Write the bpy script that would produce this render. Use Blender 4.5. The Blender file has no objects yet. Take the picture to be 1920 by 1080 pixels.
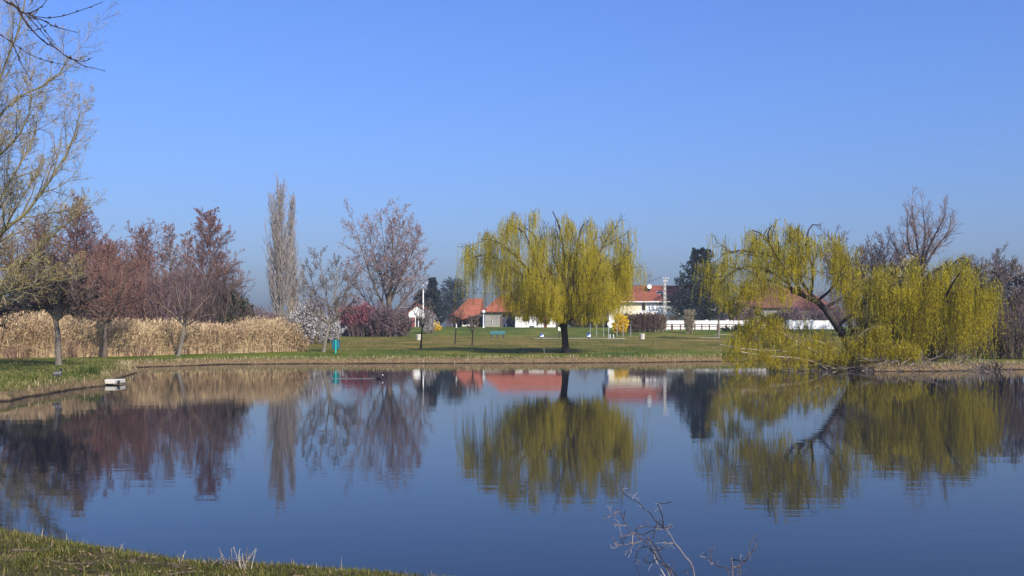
import bpy, math, random
import numpy as np

# ------------------------------------------------------------------ camera, sky, sun, exposure
SC = bpy.context.scene
F, YH, EYE = 1900.0, 620.0, 2.3          # focal length and horizon row in 1920 px units, eye height over the water
cam = bpy.data.cameras.new("camera")
cam.sensor_fit = 'HORIZONTAL'
cam.sensor_width = 36.0
cam.lens = 36.0 * F / 1920.0
cam.shift_y = (YH - 540.0) / 1920.0
cam.clip_start = 0.1
cam.clip_end = 20000
cam_o = bpy.data.objects.new("camera", cam)
cam_o.location = (0, 0, EYE)
cam_o.rotation_euler = (math.radians(90), 0, 0)
SC.collection.objects.link(cam_o)
SC.camera = cam_o

SUN_EL = math.radians(37)
SUN_AZ = math.radians(149)               # clockwise from +Y: right of and behind the camera
world = bpy.data.worlds.new("World")
SC.world = world
world.use_nodes = True
wn, wl = world.node_tree.nodes, world.node_tree.links
sky = wn.new("ShaderNodeTexSky")
sky.sky_type = 'NISHITA'
sky.sun_disc = False
sky.sun_elevation = SUN_EL
sky.sun_rotation = SUN_AZ
sky.altitude = 100
sky.air_density = 1.6
sky.dust_density = 2.5
sky.ozone_density = 6.0
wb = wn.new("ShaderNodeMix")               # the camera's cool white balance
wb.data_type = 'RGBA'
wb.blend_type = 'MULTIPLY'
wb.inputs[0].default_value = 1.0
wb.inputs[7].default_value = (0.75, 0.99, 1.76, 1)
wl.new(sky.outputs[0], wb.inputs[6])
wl.new(wb.outputs[2], wn["Background"].inputs[0])
wn["Background"].inputs[1].default_value = 0.092

sun = bpy.data.lights.new("sun", 'SUN')
sun.energy = 5.0
sun.angle = math.radians(0.5)
sun.color = (1.0, 0.92, 0.78)
sun_o = bpy.data.objects.new("sun", sun)
sdir = np.array([math.cos(SUN_EL) * math.sin(SUN_AZ), math.cos(SUN_EL) * math.cos(SUN_AZ), math.sin(SUN_EL)])
import mathutils
sun_o.rotation_euler = mathutils.Vector(tuple(sdir)).to_track_quat('Z', 'Y').to_euler()
sun_o.location = (40, -30, 40)
SC.collection.objects.link(sun_o)

SC.view_settings.view_transform = 'Standard'
SC.view_settings.look = 'None'
SC.view_settings.gamma = 1
SC.view_settings.exposure = 0.22
SC.cycles.use_denoising = True
SC.cycles.max_bounces = 6
SC.cycles.diffuse_bounces = 2
SC.cycles.glossy_bounces = 3
SC.cycles.transmission_bounces = 2
SC.cycles.transparent_max_bounces = 8
SC.cycles.caustics_reflective = False
SC.cycles.caustics_refractive = False

rng = np.random.default_rng(7)
random.seed(7)

# ------------------------------------------------------------------ picture units -> world
def PX(px, py, d):
    return np.array([(px - 960.0) / F * d, d, EYE - (py - YH) / F * d])

def line_px(pts, d):
    """[(px, py[, depth offset])] -> (K,3) world polyline around distance d"""
    return np.array([PX(p[0], p[1], d + (p[2] if len(p) > 2 else 0.0)) for p in pts])

def resample(P, K):
    P = np.asarray(P, float)
    # Catmull-Rom through the given points
    if len(P) > 2:
        Q = np.vstack([2 * P[0] - P[1], P, 2 * P[-1] - P[-2]])
        out = []
        for i in range(1, len(Q) - 2):
            t = np.linspace(0, 1, 8, endpoint=False)[:, None]
            a, b, c, e = Q[i - 1], Q[i], Q[i + 1], Q[i + 2]
            out.append(0.5 * (2 * b + (c - a) * t + (2 * a - 5 * b + 4 * c - e) * t ** 2 + (3 * b - a - 3 * c + e) * t ** 3))
        P = np.vstack(out + [P[-1:]])
    s = np.r_[0, np.cumsum(np.linalg.norm(np.diff(P, axis=0), axis=1))]
    u = np.linspace(0, s[-1], K)
    return np.stack([np.interp(u, s, P[:, k]) for k in range(3)], 1)

# ------------------------------------------------------------------ materials
def new_mat(name):
    m = bpy.data.materials.new(name)
    m.use_nodes = True
    nt = m.node_tree
    b = nt.nodes["Principled BSDF"]
    return m, nt, b

def ramp(nt, fac, stops):
    r = nt.nodes.new("ShaderNodeValToRGB")
    e = r.color_ramp.elements
    while len(e) < len(stops):
        e.new(0.5)
    for el, (p, c) in zip(e, stops):
        el.position = p
        el.color = (c[0], c[1], c[2], 1)
    nt.links.new(fac, r.inputs[0])
    return r.outputs[0]

def noise(nt, scale, detail=3, rough=0.55, vec=None, stretch=None):
    n = nt.nodes.new("ShaderNodeTexNoise")
    n.inputs['Scale'].default_value = scale
    n.inputs['Detail'].default_value = detail
    n.inputs['Roughness'].default_value = rough
    if vec is None:
        g = nt.nodes.new("ShaderNodeNewGeometry")
        vec = g.outputs['Position']
    if stretch is not None:
        mp = nt.nodes.new("ShaderNodeMapping")
        mp.inputs['Scale'].default_value = stretch
        nt.links.new(vec, mp.inputs['Vector'])
        vec = mp.outputs[0]
    nt.links.new(vec, n.inputs['Vector'])
    return n.outputs['Fac']

def mixc(nt, fac, a, b, mode='MIX'):
    m = nt.nodes.new("ShaderNodeMix")
    m.data_type = 'RGBA'
    m.blend_type = mode
    for sock, v in ((m.inputs[0], fac), (m.inputs[6], a), (m.inputs[7], b)):
        if isinstance(v, (int, float)):
            sock.default_value = v
        elif isinstance(v, tuple):
            sock.default_value = (v[0], v[1], v[2], 1)
        else:
            nt.links.new(v, sock)
    return m.outputs[2]

def plant_mat(name, stops, patch=0.35, pscale=0.6, trans=0.0, rough=0.7, stretch=None):
    """each leaf, twig or stalk takes its own colour; clumps vary over the plant"""
    m, nt, b = new_mat(name)
    g = nt.nodes.new("ShaderNodeNewGeometry")
    n = noise(nt, pscale, 2, stretch=stretch)
    mm = nt.nodes.new("ShaderNodeMath")
    mm.operation = 'MULTIPLY_ADD'
    nt.links.new(n, mm.inputs[0])
    mm.inputs[1].default_value = patch * 2
    mm.inputs[2].default_value = -patch
    ad = nt.nodes.new("ShaderNodeMath")
    ad.operation = 'ADD'
    ad.use_clamp = True
    nt.links.new(g.outputs['Random Per Island'], ad.inputs[0])
    nt.links.new(mm.outputs[0], ad.inputs[1])
    col = ramp(nt, ad.outputs[0], stops)
    nt.links.new(col, b.inputs['Base Color'])
    b.inputs['Roughness'].default_value = rough
    b.inputs['Specular IOR Level'].default_value = 0.25
    if trans > 0:
        t = nt.nodes.new("ShaderNodeBsdfTranslucent")
        nt.links.new(col, t.inputs[0])
        mx = nt.nodes.new("ShaderNodeMixShader")
        mx.inputs[0].default_value = trans
        nt.links.new(b.outputs[0], mx.inputs[1])
        nt.links.new(t.outputs[0], mx.inputs[2])
        nt.links.new(mx.outputs[0], nt.nodes["Material Output"].inputs[0])
    return m

def bark_mat(name, dark, light, scale=3.0):
    m, nt, b = new_mat(name)
    n = noise(nt, scale, 5, 0.65, stretch=(1, 1, 0.25))
    nt.links.new(ramp(nt, n, [(0.3, dark), (0.7, light)]), b.inputs['Base Color'])
    b.inputs['Roughness'].default_value = 0.9
    b.inputs['Specular IOR Level'].default_value = 0.2
    bp = nt.nodes.new("ShaderNodeBump")
    bp.inputs['Strength'].default_value = 0.6
    bp.inputs['Distance'].default_value = 0.05
    nt.links.new(n, bp.inputs['Height'])
    nt.links.new(bp.outputs[0], b.inputs['Normal'])
    return m

def plain_mat(name, col, rough=0.6, var=0.12, scale=2.0, metal=0.0, spec=0.4, stretch=None):
    m, nt, b = new_mat(name)
    n = noise(nt, scale, 4, 0.6, stretch=stretch)
    lo = tuple(c * (1 - var) for c in col)
    hi = tuple(min(1, c * (1 + var)) for c in col)
    nt.links.new(ramp(nt, n, [(0.3, lo), (0.7, hi)]), b.inputs['Base Color'])
    b.inputs['Roughness'].default_value = rough
    b.inputs['Metallic'].default_value = metal
    b.inputs['Specular IOR Level'].default_value = spec
    return m

M = {}
M['willow_leaf'] = plant_mat('willow_leaf', [(0.0, (0.34, 0.265, 0.010)), (0.40, (0.66, 0.530, 0.012)), (1.0, (0.80, 0.67, 0.05))], 0.6, 1.0, 0.55, stretch=(1.5, 1.5, 0.16))
M['willow_leaf_b'] = plant_mat('willow_leaf_b', [(0.0, (0.26, 0.20, 0.012)), (0.5, (0.52, 0.41, 0.014)), (1.0, (0.72, 0.59, 0.04))], 0.6, 1.0, 0.5, stretch=(1.5, 1.5, 0.25))
M['willow_twig'] = plant_mat('willow_twig', [(0.0, (0.26, 0.21, 0.03)), (1.0, (0.50, 0.42, 0.06))], 0.2, 0.5)
M['willow_bark'] = bark_mat('willow_bark', (0.022, 0.018, 0.017), (0.085, 0.068, 0.055))
M['pale_branch'] = bark_mat('pale_branch', (0.22, 0.17, 0.10), (0.42, 0.35, 0.23))
M['grey_bark'] = bark_mat('grey_bark', (0.10, 0.085, 0.07), (0.26, 0.22, 0.17))
M['brown_bark'] = bark_mat('brown_bark', (0.06, 0.045, 0.035), (0.19, 0.145, 0.105))
M['dark_bark'] = bark_mat('dark_bark', (0.018, 0.014, 0.016), (0.06, 0.048, 0.045))
M['olive_bark'] = bark_mat('olive_bark', (0.12, 0.10, 0.035), (0.30, 0.26, 0.11))
M['poplar_twig'] = plant_mat('poplar_twig', [(0.0, (0.16, 0.13, 0.11)), (1.0, (0.34, 0.29, 0.25))], 0.2, 0.3)
M['mauve_twig'] = plant_mat('mauve_twig', [(0.0, (0.12, 0.085, 0.08)), (1.0, (0.27, 0.20, 0.18))], 0.25, 0.3)
M['mauve_bud'] = plant_mat('mauve_bud', [(0.0, (0.20, 0.12, 0.11)), (1.0, (0.38, 0.25, 0.22))], 0.3, 0.3)
M['red_twig'] = plant_mat('red_twig', [(0.0, (0.085, 0.046, 0.036)), (1.0, (0.25, 0.140, 0.10))], 0.3, 0.35)
M['red_bud'] = plant_mat('red_bud', [(0.0, (0.14, 0.056, 0.042)), (1.0, (0.30, 0.135, 0.098))], 0.3, 0.3)
M['dark_twig'] = plant_mat('dark_twig', [(0.0, (0.045, 0.03, 0.03)), (1.0, (0.15, 0.105, 0.085))], 0.3, 0.35)
M['grey_twig'] = plant_mat('grey_twig', [(0.0, (0.09, 0.07, 0.06)), (1.0, (0.25, 0.20, 0.16))], 0.3, 0.35)
M['olive_twig'] = plant_mat('olive_twig', [(0.0, (0.17, 0.135, 0.08)), (1.0, (0.40, 0.33, 0.21))], 0.3, 0.3)
M['olive_bud'] = plant_mat('olive_bud', [(0.0, (0.24, 0.18, 0.03)), (1.0, (0.48, 0.37, 0.07))], 0.3, 0.3, 0.2)
M['ivy'] = plant_mat('ivy', [(0.0, (0.018, 0.030, 0.012)), (1.0, (0.07, 0.085, 0.025))], 0.3, 0.5)
M['crimson'] = plant_mat('crimson', [(0.0, (0.16, 0.04, 0.055)), (1.0, (0.38, 0.115, 0.13))], 0.35, 0.25)
M['purple_brown'] = plant_mat('purple_brown', [(0.0, (0.08, 0.05, 0.055)), (1.0, (0.21, 0.14, 0.13))], 0.3, 0.3)
M['hedge_brown'] = plant_mat('hedge_brown', [(0.0, (0.055, 0.032, 0.025)), (1.0, (0.20, 0.12, 0.075))], 0.3, 0.4)
M['blossom'] = plant_mat('blossom', [(0.0, (0.45, 0.42, 0.40)), (1.0, (0.78, 0.75, 0.72))], 0.2, 0.5, 0.2)
M['mauve_blossom'] = plant_mat('mauve_blossom', [(0.0, (0.26, 0.17, 0.24)), (1.0, (0.50, 0.36, 0.45))], 0.2, 0.5, 0.2)
M['forsythia'] = plant_mat('forsythia', [(0.0, (0.70, 0.43, 0.006)), (1.0, (0.90, 0.64, 0.01))], 0.2, 0.5, 0.2)
M['needle'] = plant_mat('needle', [(0.0, (0.012, 0.022, 0.022)), (1.0, (0.042, 0.062, 0.058))], 0.3, 0.5)
M['needle_hazed'] = plant_mat('needle_hazed', [(0.0, (0.035, 0.055, 0.065)), (1.0, (0.085, 0.115, 0.125))], 0.3, 0.5)  # distance haze put into the needle colour, paler and bluer
M['reed'] = plant_mat('reed', [(0.0, (0.18, 0.10, 0.060)), (0.33, (0.44, 0.295, 0.165)), (0.65, (0.57, 0.41, 0.22)), (1.0, (0.70, 0.54, 0.31))], 0.42, 0.30)
M['dry_grass'] = plant_mat('dry_grass', [(0.0, (0.16, 0.115, 0.05)), (0.6, (0.38, 0.28, 0.14)), (1.0, (0.52, 0.42, 0.24))], 0.35, 0.3)
M['green_grass'] = plant_mat('green_grass', [(0.0, (0.030, 0.034, 0.006)), (0.4, (0.080, 0.092, 0.012)), (0.80, (0.145, 0.145, 0.022)), (1.0, (0.27, 0.21, 0.08))], 0.55, 2.2, 0.15)
M['lawn_blade'] = plant_mat('lawn_blade', [(0.0, (0.042, 0.062, 0.008)), (0.5, (0.098, 0.122, 0.018)), (0.75, (0.19, 0.165, 0.04)), (1.0, (0.36, 0.28, 0.12))], 0.45, 0.4, 0.2)
M['litter'] = plant_mat('litter', [(0.0, (0.035, 0.020, 0.012)), (0.6, (0.12, 0.070, 0.035)), (1.0, (0.28, 0.20, 0.11))], 0.2, 3.0)
M['sedge'] = plant_mat('sedge', [(0.0, (0.03, 0.05, 0.012)), (1.0, (0.12, 0.15, 0.03))], 0.2, 1.0, 0.2)
M['dry_stem'] = plant_mat('dry_stem', [(0.0, (0.10, 0.065, 0.045)), (0.6, (0.32, 0.24, 0.17)), (1.0, (0.60, 0.52, 0.44))], 0.2, 8.0)
M['bramble'] = plant_mat('bramble', [(0.0, (0.018, 0.012, 0.014)), (0.42, (0.045, 0.028, 0.026)), (0.60, (0.20, 0.13, 0.095)), (1.0, (0.55, 0.46, 0.40))], 0.12, 7.0)  # pale end of the ramp paints side light on the canes
M['dark_branch'] = bark_mat('dark_branch', (0.020, 0.015, 0.014), (0.085, 0.060, 0.045), 25.0)
M['white_wall'] = plain_mat('white_wall', (0.86, 0.84, 0.78), 0.85, 0.03, 0.7, spec=0.2)
M['cream_wall'] = plain_mat('cream_wall', (0.72, 0.62, 0.42), 0.85, 0.04, 0.7, spec=0.2)
M['grey_wall'] = plain_mat('grey_wall', (0.30, 0.285, 0.24), 0.9, 0.12, 0.9, spec=0.2)
M['dark_wall'] = plain_mat('dark_wall', (0.055, 0.06, 0.08), 0.9, 0.2, 0.9, spec=0.2)
M['dark_glass'] = plain_mat('dark_glass', (0.02, 0.022, 0.03), 0.12, 0.1, 1.0)
M['shutter_white'] = plain_mat('shutter_white', (0.84, 0.83, 0.82), 0.6, 0.03, 3.0)
M['shutter_dark'] = plain_mat('shutter_dark', (0.05, 0.04, 0.045), 0.6, 0.1, 3.0)
M['brown_wood'] = plain_mat('brown_wood', (0.11, 0.06, 0.04), 0.8, 0.25, 3.0, stretch=(1, 1, 0.2))
M['red_wood'] = plain_mat('red_wood', (0.30, 0.055, 0.045), 0.7, 0.15, 3.0)
M['garage_tan'] = plain_mat('garage_tan', (0.62, 0.38, 0.17), 0.7, 0.05, 2.0)
M['concrete'] = plain_mat('concrete', (0.46, 0.43, 0.38), 0.9, 0.15, 2.5, spec=0.2)
M['pale_concrete'] = plain_mat('pale_concrete', (0.60, 0.55, 0.44), 0.85, 0.12, 4.0, spec=0.2)
M['white_paint'] = plain_mat('white_paint', (0.80, 0.79, 0.75), 0.45, 0.04, 5.0)
M['cream_paint'] = plain_mat('cream_paint', (0.80, 0.74, 0.58), 0.5, 0.05, 5.0)
M['teal_paint'] = plain_mat('teal_paint', (0.02, 0.42, 0.34), 0.45, 0.06, 6.0)
M['teal_dark'] = plain_mat('teal_dark', (0.015, 0.13, 0.17), 0.5, 0.08, 6.0)
M['bench_paint'] = plain_mat('bench_paint', (0.055, 0.20, 0.20), 0.5, 0.12, 4.0)
M['blue_paint'] = plain_mat('blue_paint', (0.02, 0.07, 0.28), 0.45, 0.1, 6.0)
M['dark_metal'] = plain_mat('dark_metal', (0.03, 0.03, 0.035), 0.5, 0.1, 6.0)
M['grey_metal'] = plain_mat('grey_metal', (0.42, 0.43, 0.42), 0.5, 0.08, 6.0)
M['sign_white'] = plain_mat('sign_white', (0.72, 0.76, 0.60), 0.5, 0.04, 6.0)
M['black_feather'] = plain_mat('black_feather', (0.012, 0.012, 0.016), 0.6, 0.2, 20.0)
M['grey_feather'] = plain_mat('grey_feather', (0.16, 0.155, 0.16), 0.7, 0.15, 20.0)
M['white_shield'] = plain_mat('white_shield', (0.85, 0.83, 0.80), 0.5, 0.03, 20.0)
M['leg_skin'] = plain_mat('leg_skin', (0.16, 0.13, 0.06), 0.6, 0.1, 30.0)
M['stick_bark'] = bark_mat('stick_bark', (0.05, 0.034, 0.026), (0.20, 0.15, 0.11), 18.0)
M['gravel'] = plain_mat('gravel', (0.56, 0.50, 0.38), 0.95, 0.18, 3.0, spec=0.1)

def roof_mat(name, col):
    m, nt, b = new_mat(name)
    n = noise(nt, 0.9, 5, 0.65)
    w = nt.nodes.new("ShaderNodeTexWave")
    w.wave_type = 'BANDS'
    w.bands_direction = 'X'
    w.inputs['Scale'].default_value = 1.6
    w.inputs['Distortion'].default_value = 0.6
    g = nt.nodes.new("ShaderNodeNewGeometry")
    nt.links.new(g.outputs['Position'], w.inputs['Vector'])
    c = ramp(nt, n, [(0.28, tuple(x * 0.62 for x in col)), (0.72, tuple(x * 1.25 for x in col))])
    nt.links.new(c, b.inputs['Base Color'])
    b.inputs['Roughness'].default_value = 0.9
    b.inputs['Specular IOR Level'].default_value = 0.15
    bp = nt.nodes.new("ShaderNodeBump")
    bp.inputs['Strength'].default_value = 0.5
    bp.inputs['Distance'].default_value = 0.08
    nt.links.new(w.outputs['Fac'], bp.inputs['Height'])
    nt.links.new(bp.outputs[0], b.inputs['Normal'])
    return m
M['roof_red'] = roof_mat('roof_red', (0.27, 0.085, 0.055))
M['roof_orange'] = roof_mat('roof_orange', (0.36, 0.115, 0.062))
M['roof_brown'] = roof_mat('roof_brown', (0.17, 0.075, 0.045))

# ------------------------------------------------------------------ mesh accumulation
class Mesh:
    def __init__(self):
        self.v, self.f, self.n = [], [], 0

    def add(self, v, f):
        v = np.asarray(v, float).reshape(-1, 3)
        f = np.asarray(f, int)
        if len(v) == 0 or len(f) == 0:
            return
        self.v.append(v)
        self.f.append(f + self.n)
        self.n += len(v)

    def quad(self, a, b, c, d):
        self.add([a, b, c, d], [[0, 1, 2, 3]])

    def poly(self, pts):
        pts = np.asarray(pts, float)
        n = len(pts)
        if n == 3:
            self.add(pts, [[0, 1, 2]])
        elif n == 4:
            self.add(pts, [[0, 1, 2, 3]])
        else:
            self.add(pts, [[0, i, i + 1] for i in range(1, n - 1)])

    def slab(self, pts, t):
        """polygon with thickness t along its normal (downwards from the given face)"""
        pts = np.asarray(pts, float)
        nrm = np.cross(pts[1] - pts[0], pts[2] - pts[0])
        nrm /= np.linalg.norm(nrm)
        q = pts - nrm * t
        self.poly(pts)
        self.poly(q[::-1])
        n = len(pts)
        for i in range(n):
            j = (i + 1) % n
            self.quad(pts[i], q[i], q[j], pts[j])

    def box(self, x0, x1, y0, y1, z0, z1, bev=0.0):
        if bev <= 0:
            v = [(x, y, z) for z in (z0, z1) for y in (y0, y1) for x in (x0, x1)]
            self.add(v, [[0, 2, 3, 1], [4, 5, 7, 6], [0, 1, 5, 4], [1, 3, 7, 5], [3, 2, 6, 7], [2, 0, 4, 6]])
            return
        b = bev
        rings = []
        for z, i in ((z0, b), (z0 + b, 0), (z1 - b, 0), (z1, b)):
            X0, X1, Y0, Y1 = x0 + i, x1 - i, y0 + i, y1 - i
            rings.append([(X0 + b, Y0, z), (X1 - b, Y0, z), (X1, Y0 + b, z), (X1, Y1 - b, z), (X1 - b, Y1, z), (X0 + b, Y1, z), (X0, Y1 - b, z), (X0, Y0 + b, z)])
        v = np.array(rings).reshape(-1, 3)
        f = []
        for k in range(3):
            for i in range(8):
                j = (i + 1) % 8
                f.append([k * 8 + i, k * 8 + j, k * 8 + 8 + j, k * 8 + 8 + i])
        f += [[24, 25, 26, 31], [26, 27, 30, 31], [27, 28, 29, 30]]
        f += [[7, 2, 1, 0], [7, 6, 3, 2], [6, 5, 4, 3]]
        self.add(v, f)

    def lathe(self, c, prof, S=16):
        """prof: [(radius, z)]"""
        a = np.arange(S) / S * 2 * math.pi
        v = np.concatenate([np.stack([c[0] + r * np.cos(a), c[1] + r * np.sin(a), np.full(S, c[2] + z)], 1) for r, z in prof])
        f = []
        for k in range(len(prof) - 1):
            for i in range(S):
                j = (i + 1) % S
                f.append([k * S + i, k * S + j, (k + 1) * S + j, (k + 1) * S + i])
        self.add(v, f)

    def tubes(self, P, R, S=3):
        P = np.asarray(P, float)
        R = np.asarray(R, float)
        if P.ndim == 2:
            P, R = P[None], R[None]
        N, K = P.shape[:2]
        if N == 0:
            return
        T = np.gradient(P, axis=1)
        T /= np.linalg.norm(T, axis=2, keepdims=True) + 1e-9
        mean = np.abs(T.mean(1))
        ref = np.where(mean[:, 2:3] > 0.8, np.array([[1.0, 0.13, 0]]), np.array([[0, 0.1, 1.0]]))
        U = np.cross(T, ref[:, None, :])
        U /= np.linalg.norm(U, axis=2, keepdims=True) + 1e-9
        V = np.cross(T, U)
        a = np.arange(S) / S * 2 * math.pi
        ring = P[:, :, None, :] + R[:, :, None, None] * (np.cos(a)[None, None, :, None] * U[:, :, None, :] + np.sin(a)[None, None, :, None] * V[:, :, None, :])
        base = (np.arange(N) * K * S)[:, None, None]
        k = (np.arange(K - 1) * S)[None, :, None]
        i = np.arange(S)[None, None, :]
        j = (np.arange(S) + 1) % S
        j = j[None, None, :]
        f = np.stack([base + k + i, base + k + j, base + k + S + j, base + k + S + i], -1).reshape(-1, 4)
        self.add(ring.reshape(-1, 3), f)

    def leaves(self, C, D, L, W, rg):
        """diamond leaves at C pointing along D"""
        N = len(C)
        if N == 0:
            return
        D = D / (np.linalg.norm(D, axis=1, keepdims=True) + 1e-9)
        r = rg.normal(size=(N, 3))
        Wd = np.cross(D, r)
        Wd /= np.linalg.norm(Wd, axis=1, keepdims=True) + 1e-9
        L = np.broadcast_to(np.asarray(L, float), (N,))[:, None]
        W = np.broadcast_to(np.asarray(W, float), (N,))[:, None]
        v = np.stack([C, C + D * L * 0.45 + Wd * W * 0.5, C + D * L, C + D * L * 0.45 - Wd * W * 0.5], 1)
        self.add(v.reshape(-1, 3), np.arange(N * 4).reshape(N, 4))

    def build(self, name, mat, parent=None, smooth=False):
        me = bpy.data.meshes.new(name)
        V = np.concatenate(self.v) if self.v else np.zeros((0, 3))
        if parent is not None:
            V = V - np.array(parent.location)
        loops = np.concatenate([f.ravel() for f in self.f])
        tot = np.concatenate([np.full(len(f), f.shape[1]) for f in self.f])
        start = np.r_[0, np.cumsum(tot)[:-1]]
        me.vertices.add(len(V))
        me.vertices.foreach_set("co", V.ravel().astype(np.float32))
        me.loops.add(len(loops))
        me.loops.foreach_set("vertex_index", loops.astype(np.int32))
        me.polygons.add(len(tot))
        me.polygons.foreach_set("loop_start", start.astype(np.int32))
        me.polygons.foreach_set("loop_total", tot.astype(np.int32))
        me.polygons.foreach_set("use_smooth", np.full(len(tot), smooth))
        me.update(calc_edges=True)
        me.validate()
        me.materials.append(mat)
        o = bpy.data.objects.new(name, me)
        SC.collection.objects.link(o)
        if parent is not None:
            o.parent = parent
        return o

def tag(o, label=None, cat=None, group=None, kind=None):
    if label: o['label'] = label
    if cat: o['category'] = cat
    if group: o['group'] = group
    if kind: o['kind'] = kind
    return o

def thing(name, label, cat, loc, group=None):
    o = bpy.data.objects.new(name, None)
    o.empty_display_size = 0.3
    o.location = tuple(float(x) for x in loc)
    SC.collection.objects.link(o)
    return tag(o, label, cat, group)

def sub(mesh, name, mat, part, root, smooth=False):
    """a sub-part: its mesh is given in world units, its parent part sits at the root's origin"""
    o = mesh.build(name, mat, root, smooth)
    o.parent = part
    return o

def copy_thing(root, loc, label, group=None):
    r = root.copy()
    SC.collection.objects.link(r)
    r.location = tuple(float(x) for x in loc)
    r['label'] = label
    if group: r['group'] = group
    for ch in list(root.children):
        c = ch.copy()
        SC.collection.objects.link(c)
        c.parent = r
        for g in list(ch.children):
            d = g.copy()
            SC.collection.objects.link(d)
            d.parent = c
    return r

# ------------------------------------------------------------------ terrain
def shore_pt(px, py):
    d = EYE * F / (py - YH)
    return ((px - 960) / F * d, d)
def edge_pt(px, py, z=0.36):
    d = (EYE - z) * F / (py - YH)
    return ((px - 960) / F * d, d)

POND = [shore_pt(*p) for p in [(20, 752), (60, 744), (100, 737), (150, 727), (185, 724), (215, 714), (240, 706), (252, 699), (254, 694), (248, 689),
                               (300, 687.2), (330, 686.5), (420, 683.4), (570, 682), (750, 681.5), (1000, 681), (1200, 680), (1310, 678), (1440, 677), (1520, 678),
                               (1556, 684), (1572, 692), (1640, 696.5), (1760, 696), (1880, 693), (2100, 690), (2500, 695)]]
POND += [(62, 45), (50, 22), (30, 7), (14, 4.8), (6, 5.2), (2.6, 5.9), (1.3, 6.5), (0.75, 7.1)]
POND += [edge_pt(*p) for p in [(1000, 1082), (900, 1068), (840, 1061), (760, 1055), (640, 1048), (500, 1038), (400, 1032), (300, 1020), (200, 1005), (110, 986), (20, 972)]]
POND += [(-7.5, 10.6), (-13, 13), (-19, 17), (-23, 22), (-24, 27), (-21, 31)]
POND = np.array(POND)

_ns = np.random.default_rng(3)
_dirs = _ns.normal(size=(14, 2))
_dirs /= np.linalg.norm(_dirs, axis=1, keepdims=True)
_ph = _ns.uniform(0, 6.28, 14)
def wob(x, y, f0=0.5, n=8):
    s = 0
    for i in range(n):
        f = f0 * 1.55 ** i
        s = s + np.sin((x * _dirs[i, 0] + y * _dirs[i, 1]) * f + _ph[i]) / 1.35 ** i
    return s / 3.0

def pond_sdf(x, y):
    """metres outside the shoreline (negative over the water)"""
    x = np.asarray(x, float); y = np.asarray(y, float)
    shp = x.shape
    p = np.stack([x.ravel(), y.ravel()], 1)
    out = np.empty(len(p))
    A, B = POND, np.roll(POND, -1, axis=0)
    for s in range(0, len(p), 20000):
        q = p[s:s + 20000]
        AB = B - A
        AP = q[:, None, :] - A[None]
        t = np.clip((AP * AB[None]).sum(2) / (AB ** 2).sum(1)[None], 0, 1)
        D = np.sqrt(((AP - t[..., None] * AB[None]) ** 2).sum(2)).min(1)
        yi, yj = A[:, 1][None], B[:, 1][None]
        cond = (yi > q[:, 1:2]) != (yj > q[:, 1:2])
        xin = (B[:, 0] - A[:, 0])[None] * (q[:, 1:2] - yi) / (yj - yi + 1e-12) + A[:, 0][None]
        inside = (np.sum(cond & (q[:, 0:1] < xin), 1) % 2) == 1
        out[s:s + 20000] = np.where(inside, -D, D)
    far = np.clip(np.hypot(p[:, 0], p[:, 1]) / 30, 0.36, 1)
    out = out + 0.42 * far * wob(p[:, 0], p[:, 1], 0.4) + 0.13 * far * wob(p[:, 1], p[:, 0], 2.3, 5)
    return out.reshape(shp)

_zy = [-6000, -5, 0, 6, 10, 30, 64, 70, 78, 100, 135, 150, 163, 172, 185, 260, 6000]
_zz = [0.75, 0.72, 0.65, 0.55, 0.45, 0.46, 0.46, 0.50, 0.64, 0.88, 1.30, 1.85, 2.52, 2.85, 3.0, 3.3, 3.3]
def height(x, y):
    x = np.asarray(x, float); y = np.asarray(y, float)
    r = np.sqrt(x * x + y * y)
    s = np.where(r < 140, pond_sdf(x, y), 60.0)
    z = np.interp(np.where(y > 60, y, y), _zy, _zz)
    z = z + np.where(y > 60, 0.05, 0.02) * wob(x, y, 0.25, 5) * np.clip(s / 3, 0, 1)
    prof = np.interp(s, [-6, -1.2, -0.25, 0.0, 0.10, 0.55, 1.8, 5], [-1.6, -0.7, -0.35, -0.10, 0.55, 0.80, 0.95, 1.0])
    return np.where(prof > 0, z * prof, prof)

def H(x, y):
    return float(height(np.array([x]), np.array([y]))[0])
def ground_px(px, d):
    x = (px - 960) / F * d
    return np.array([x, d, H(x, d)])

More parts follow.
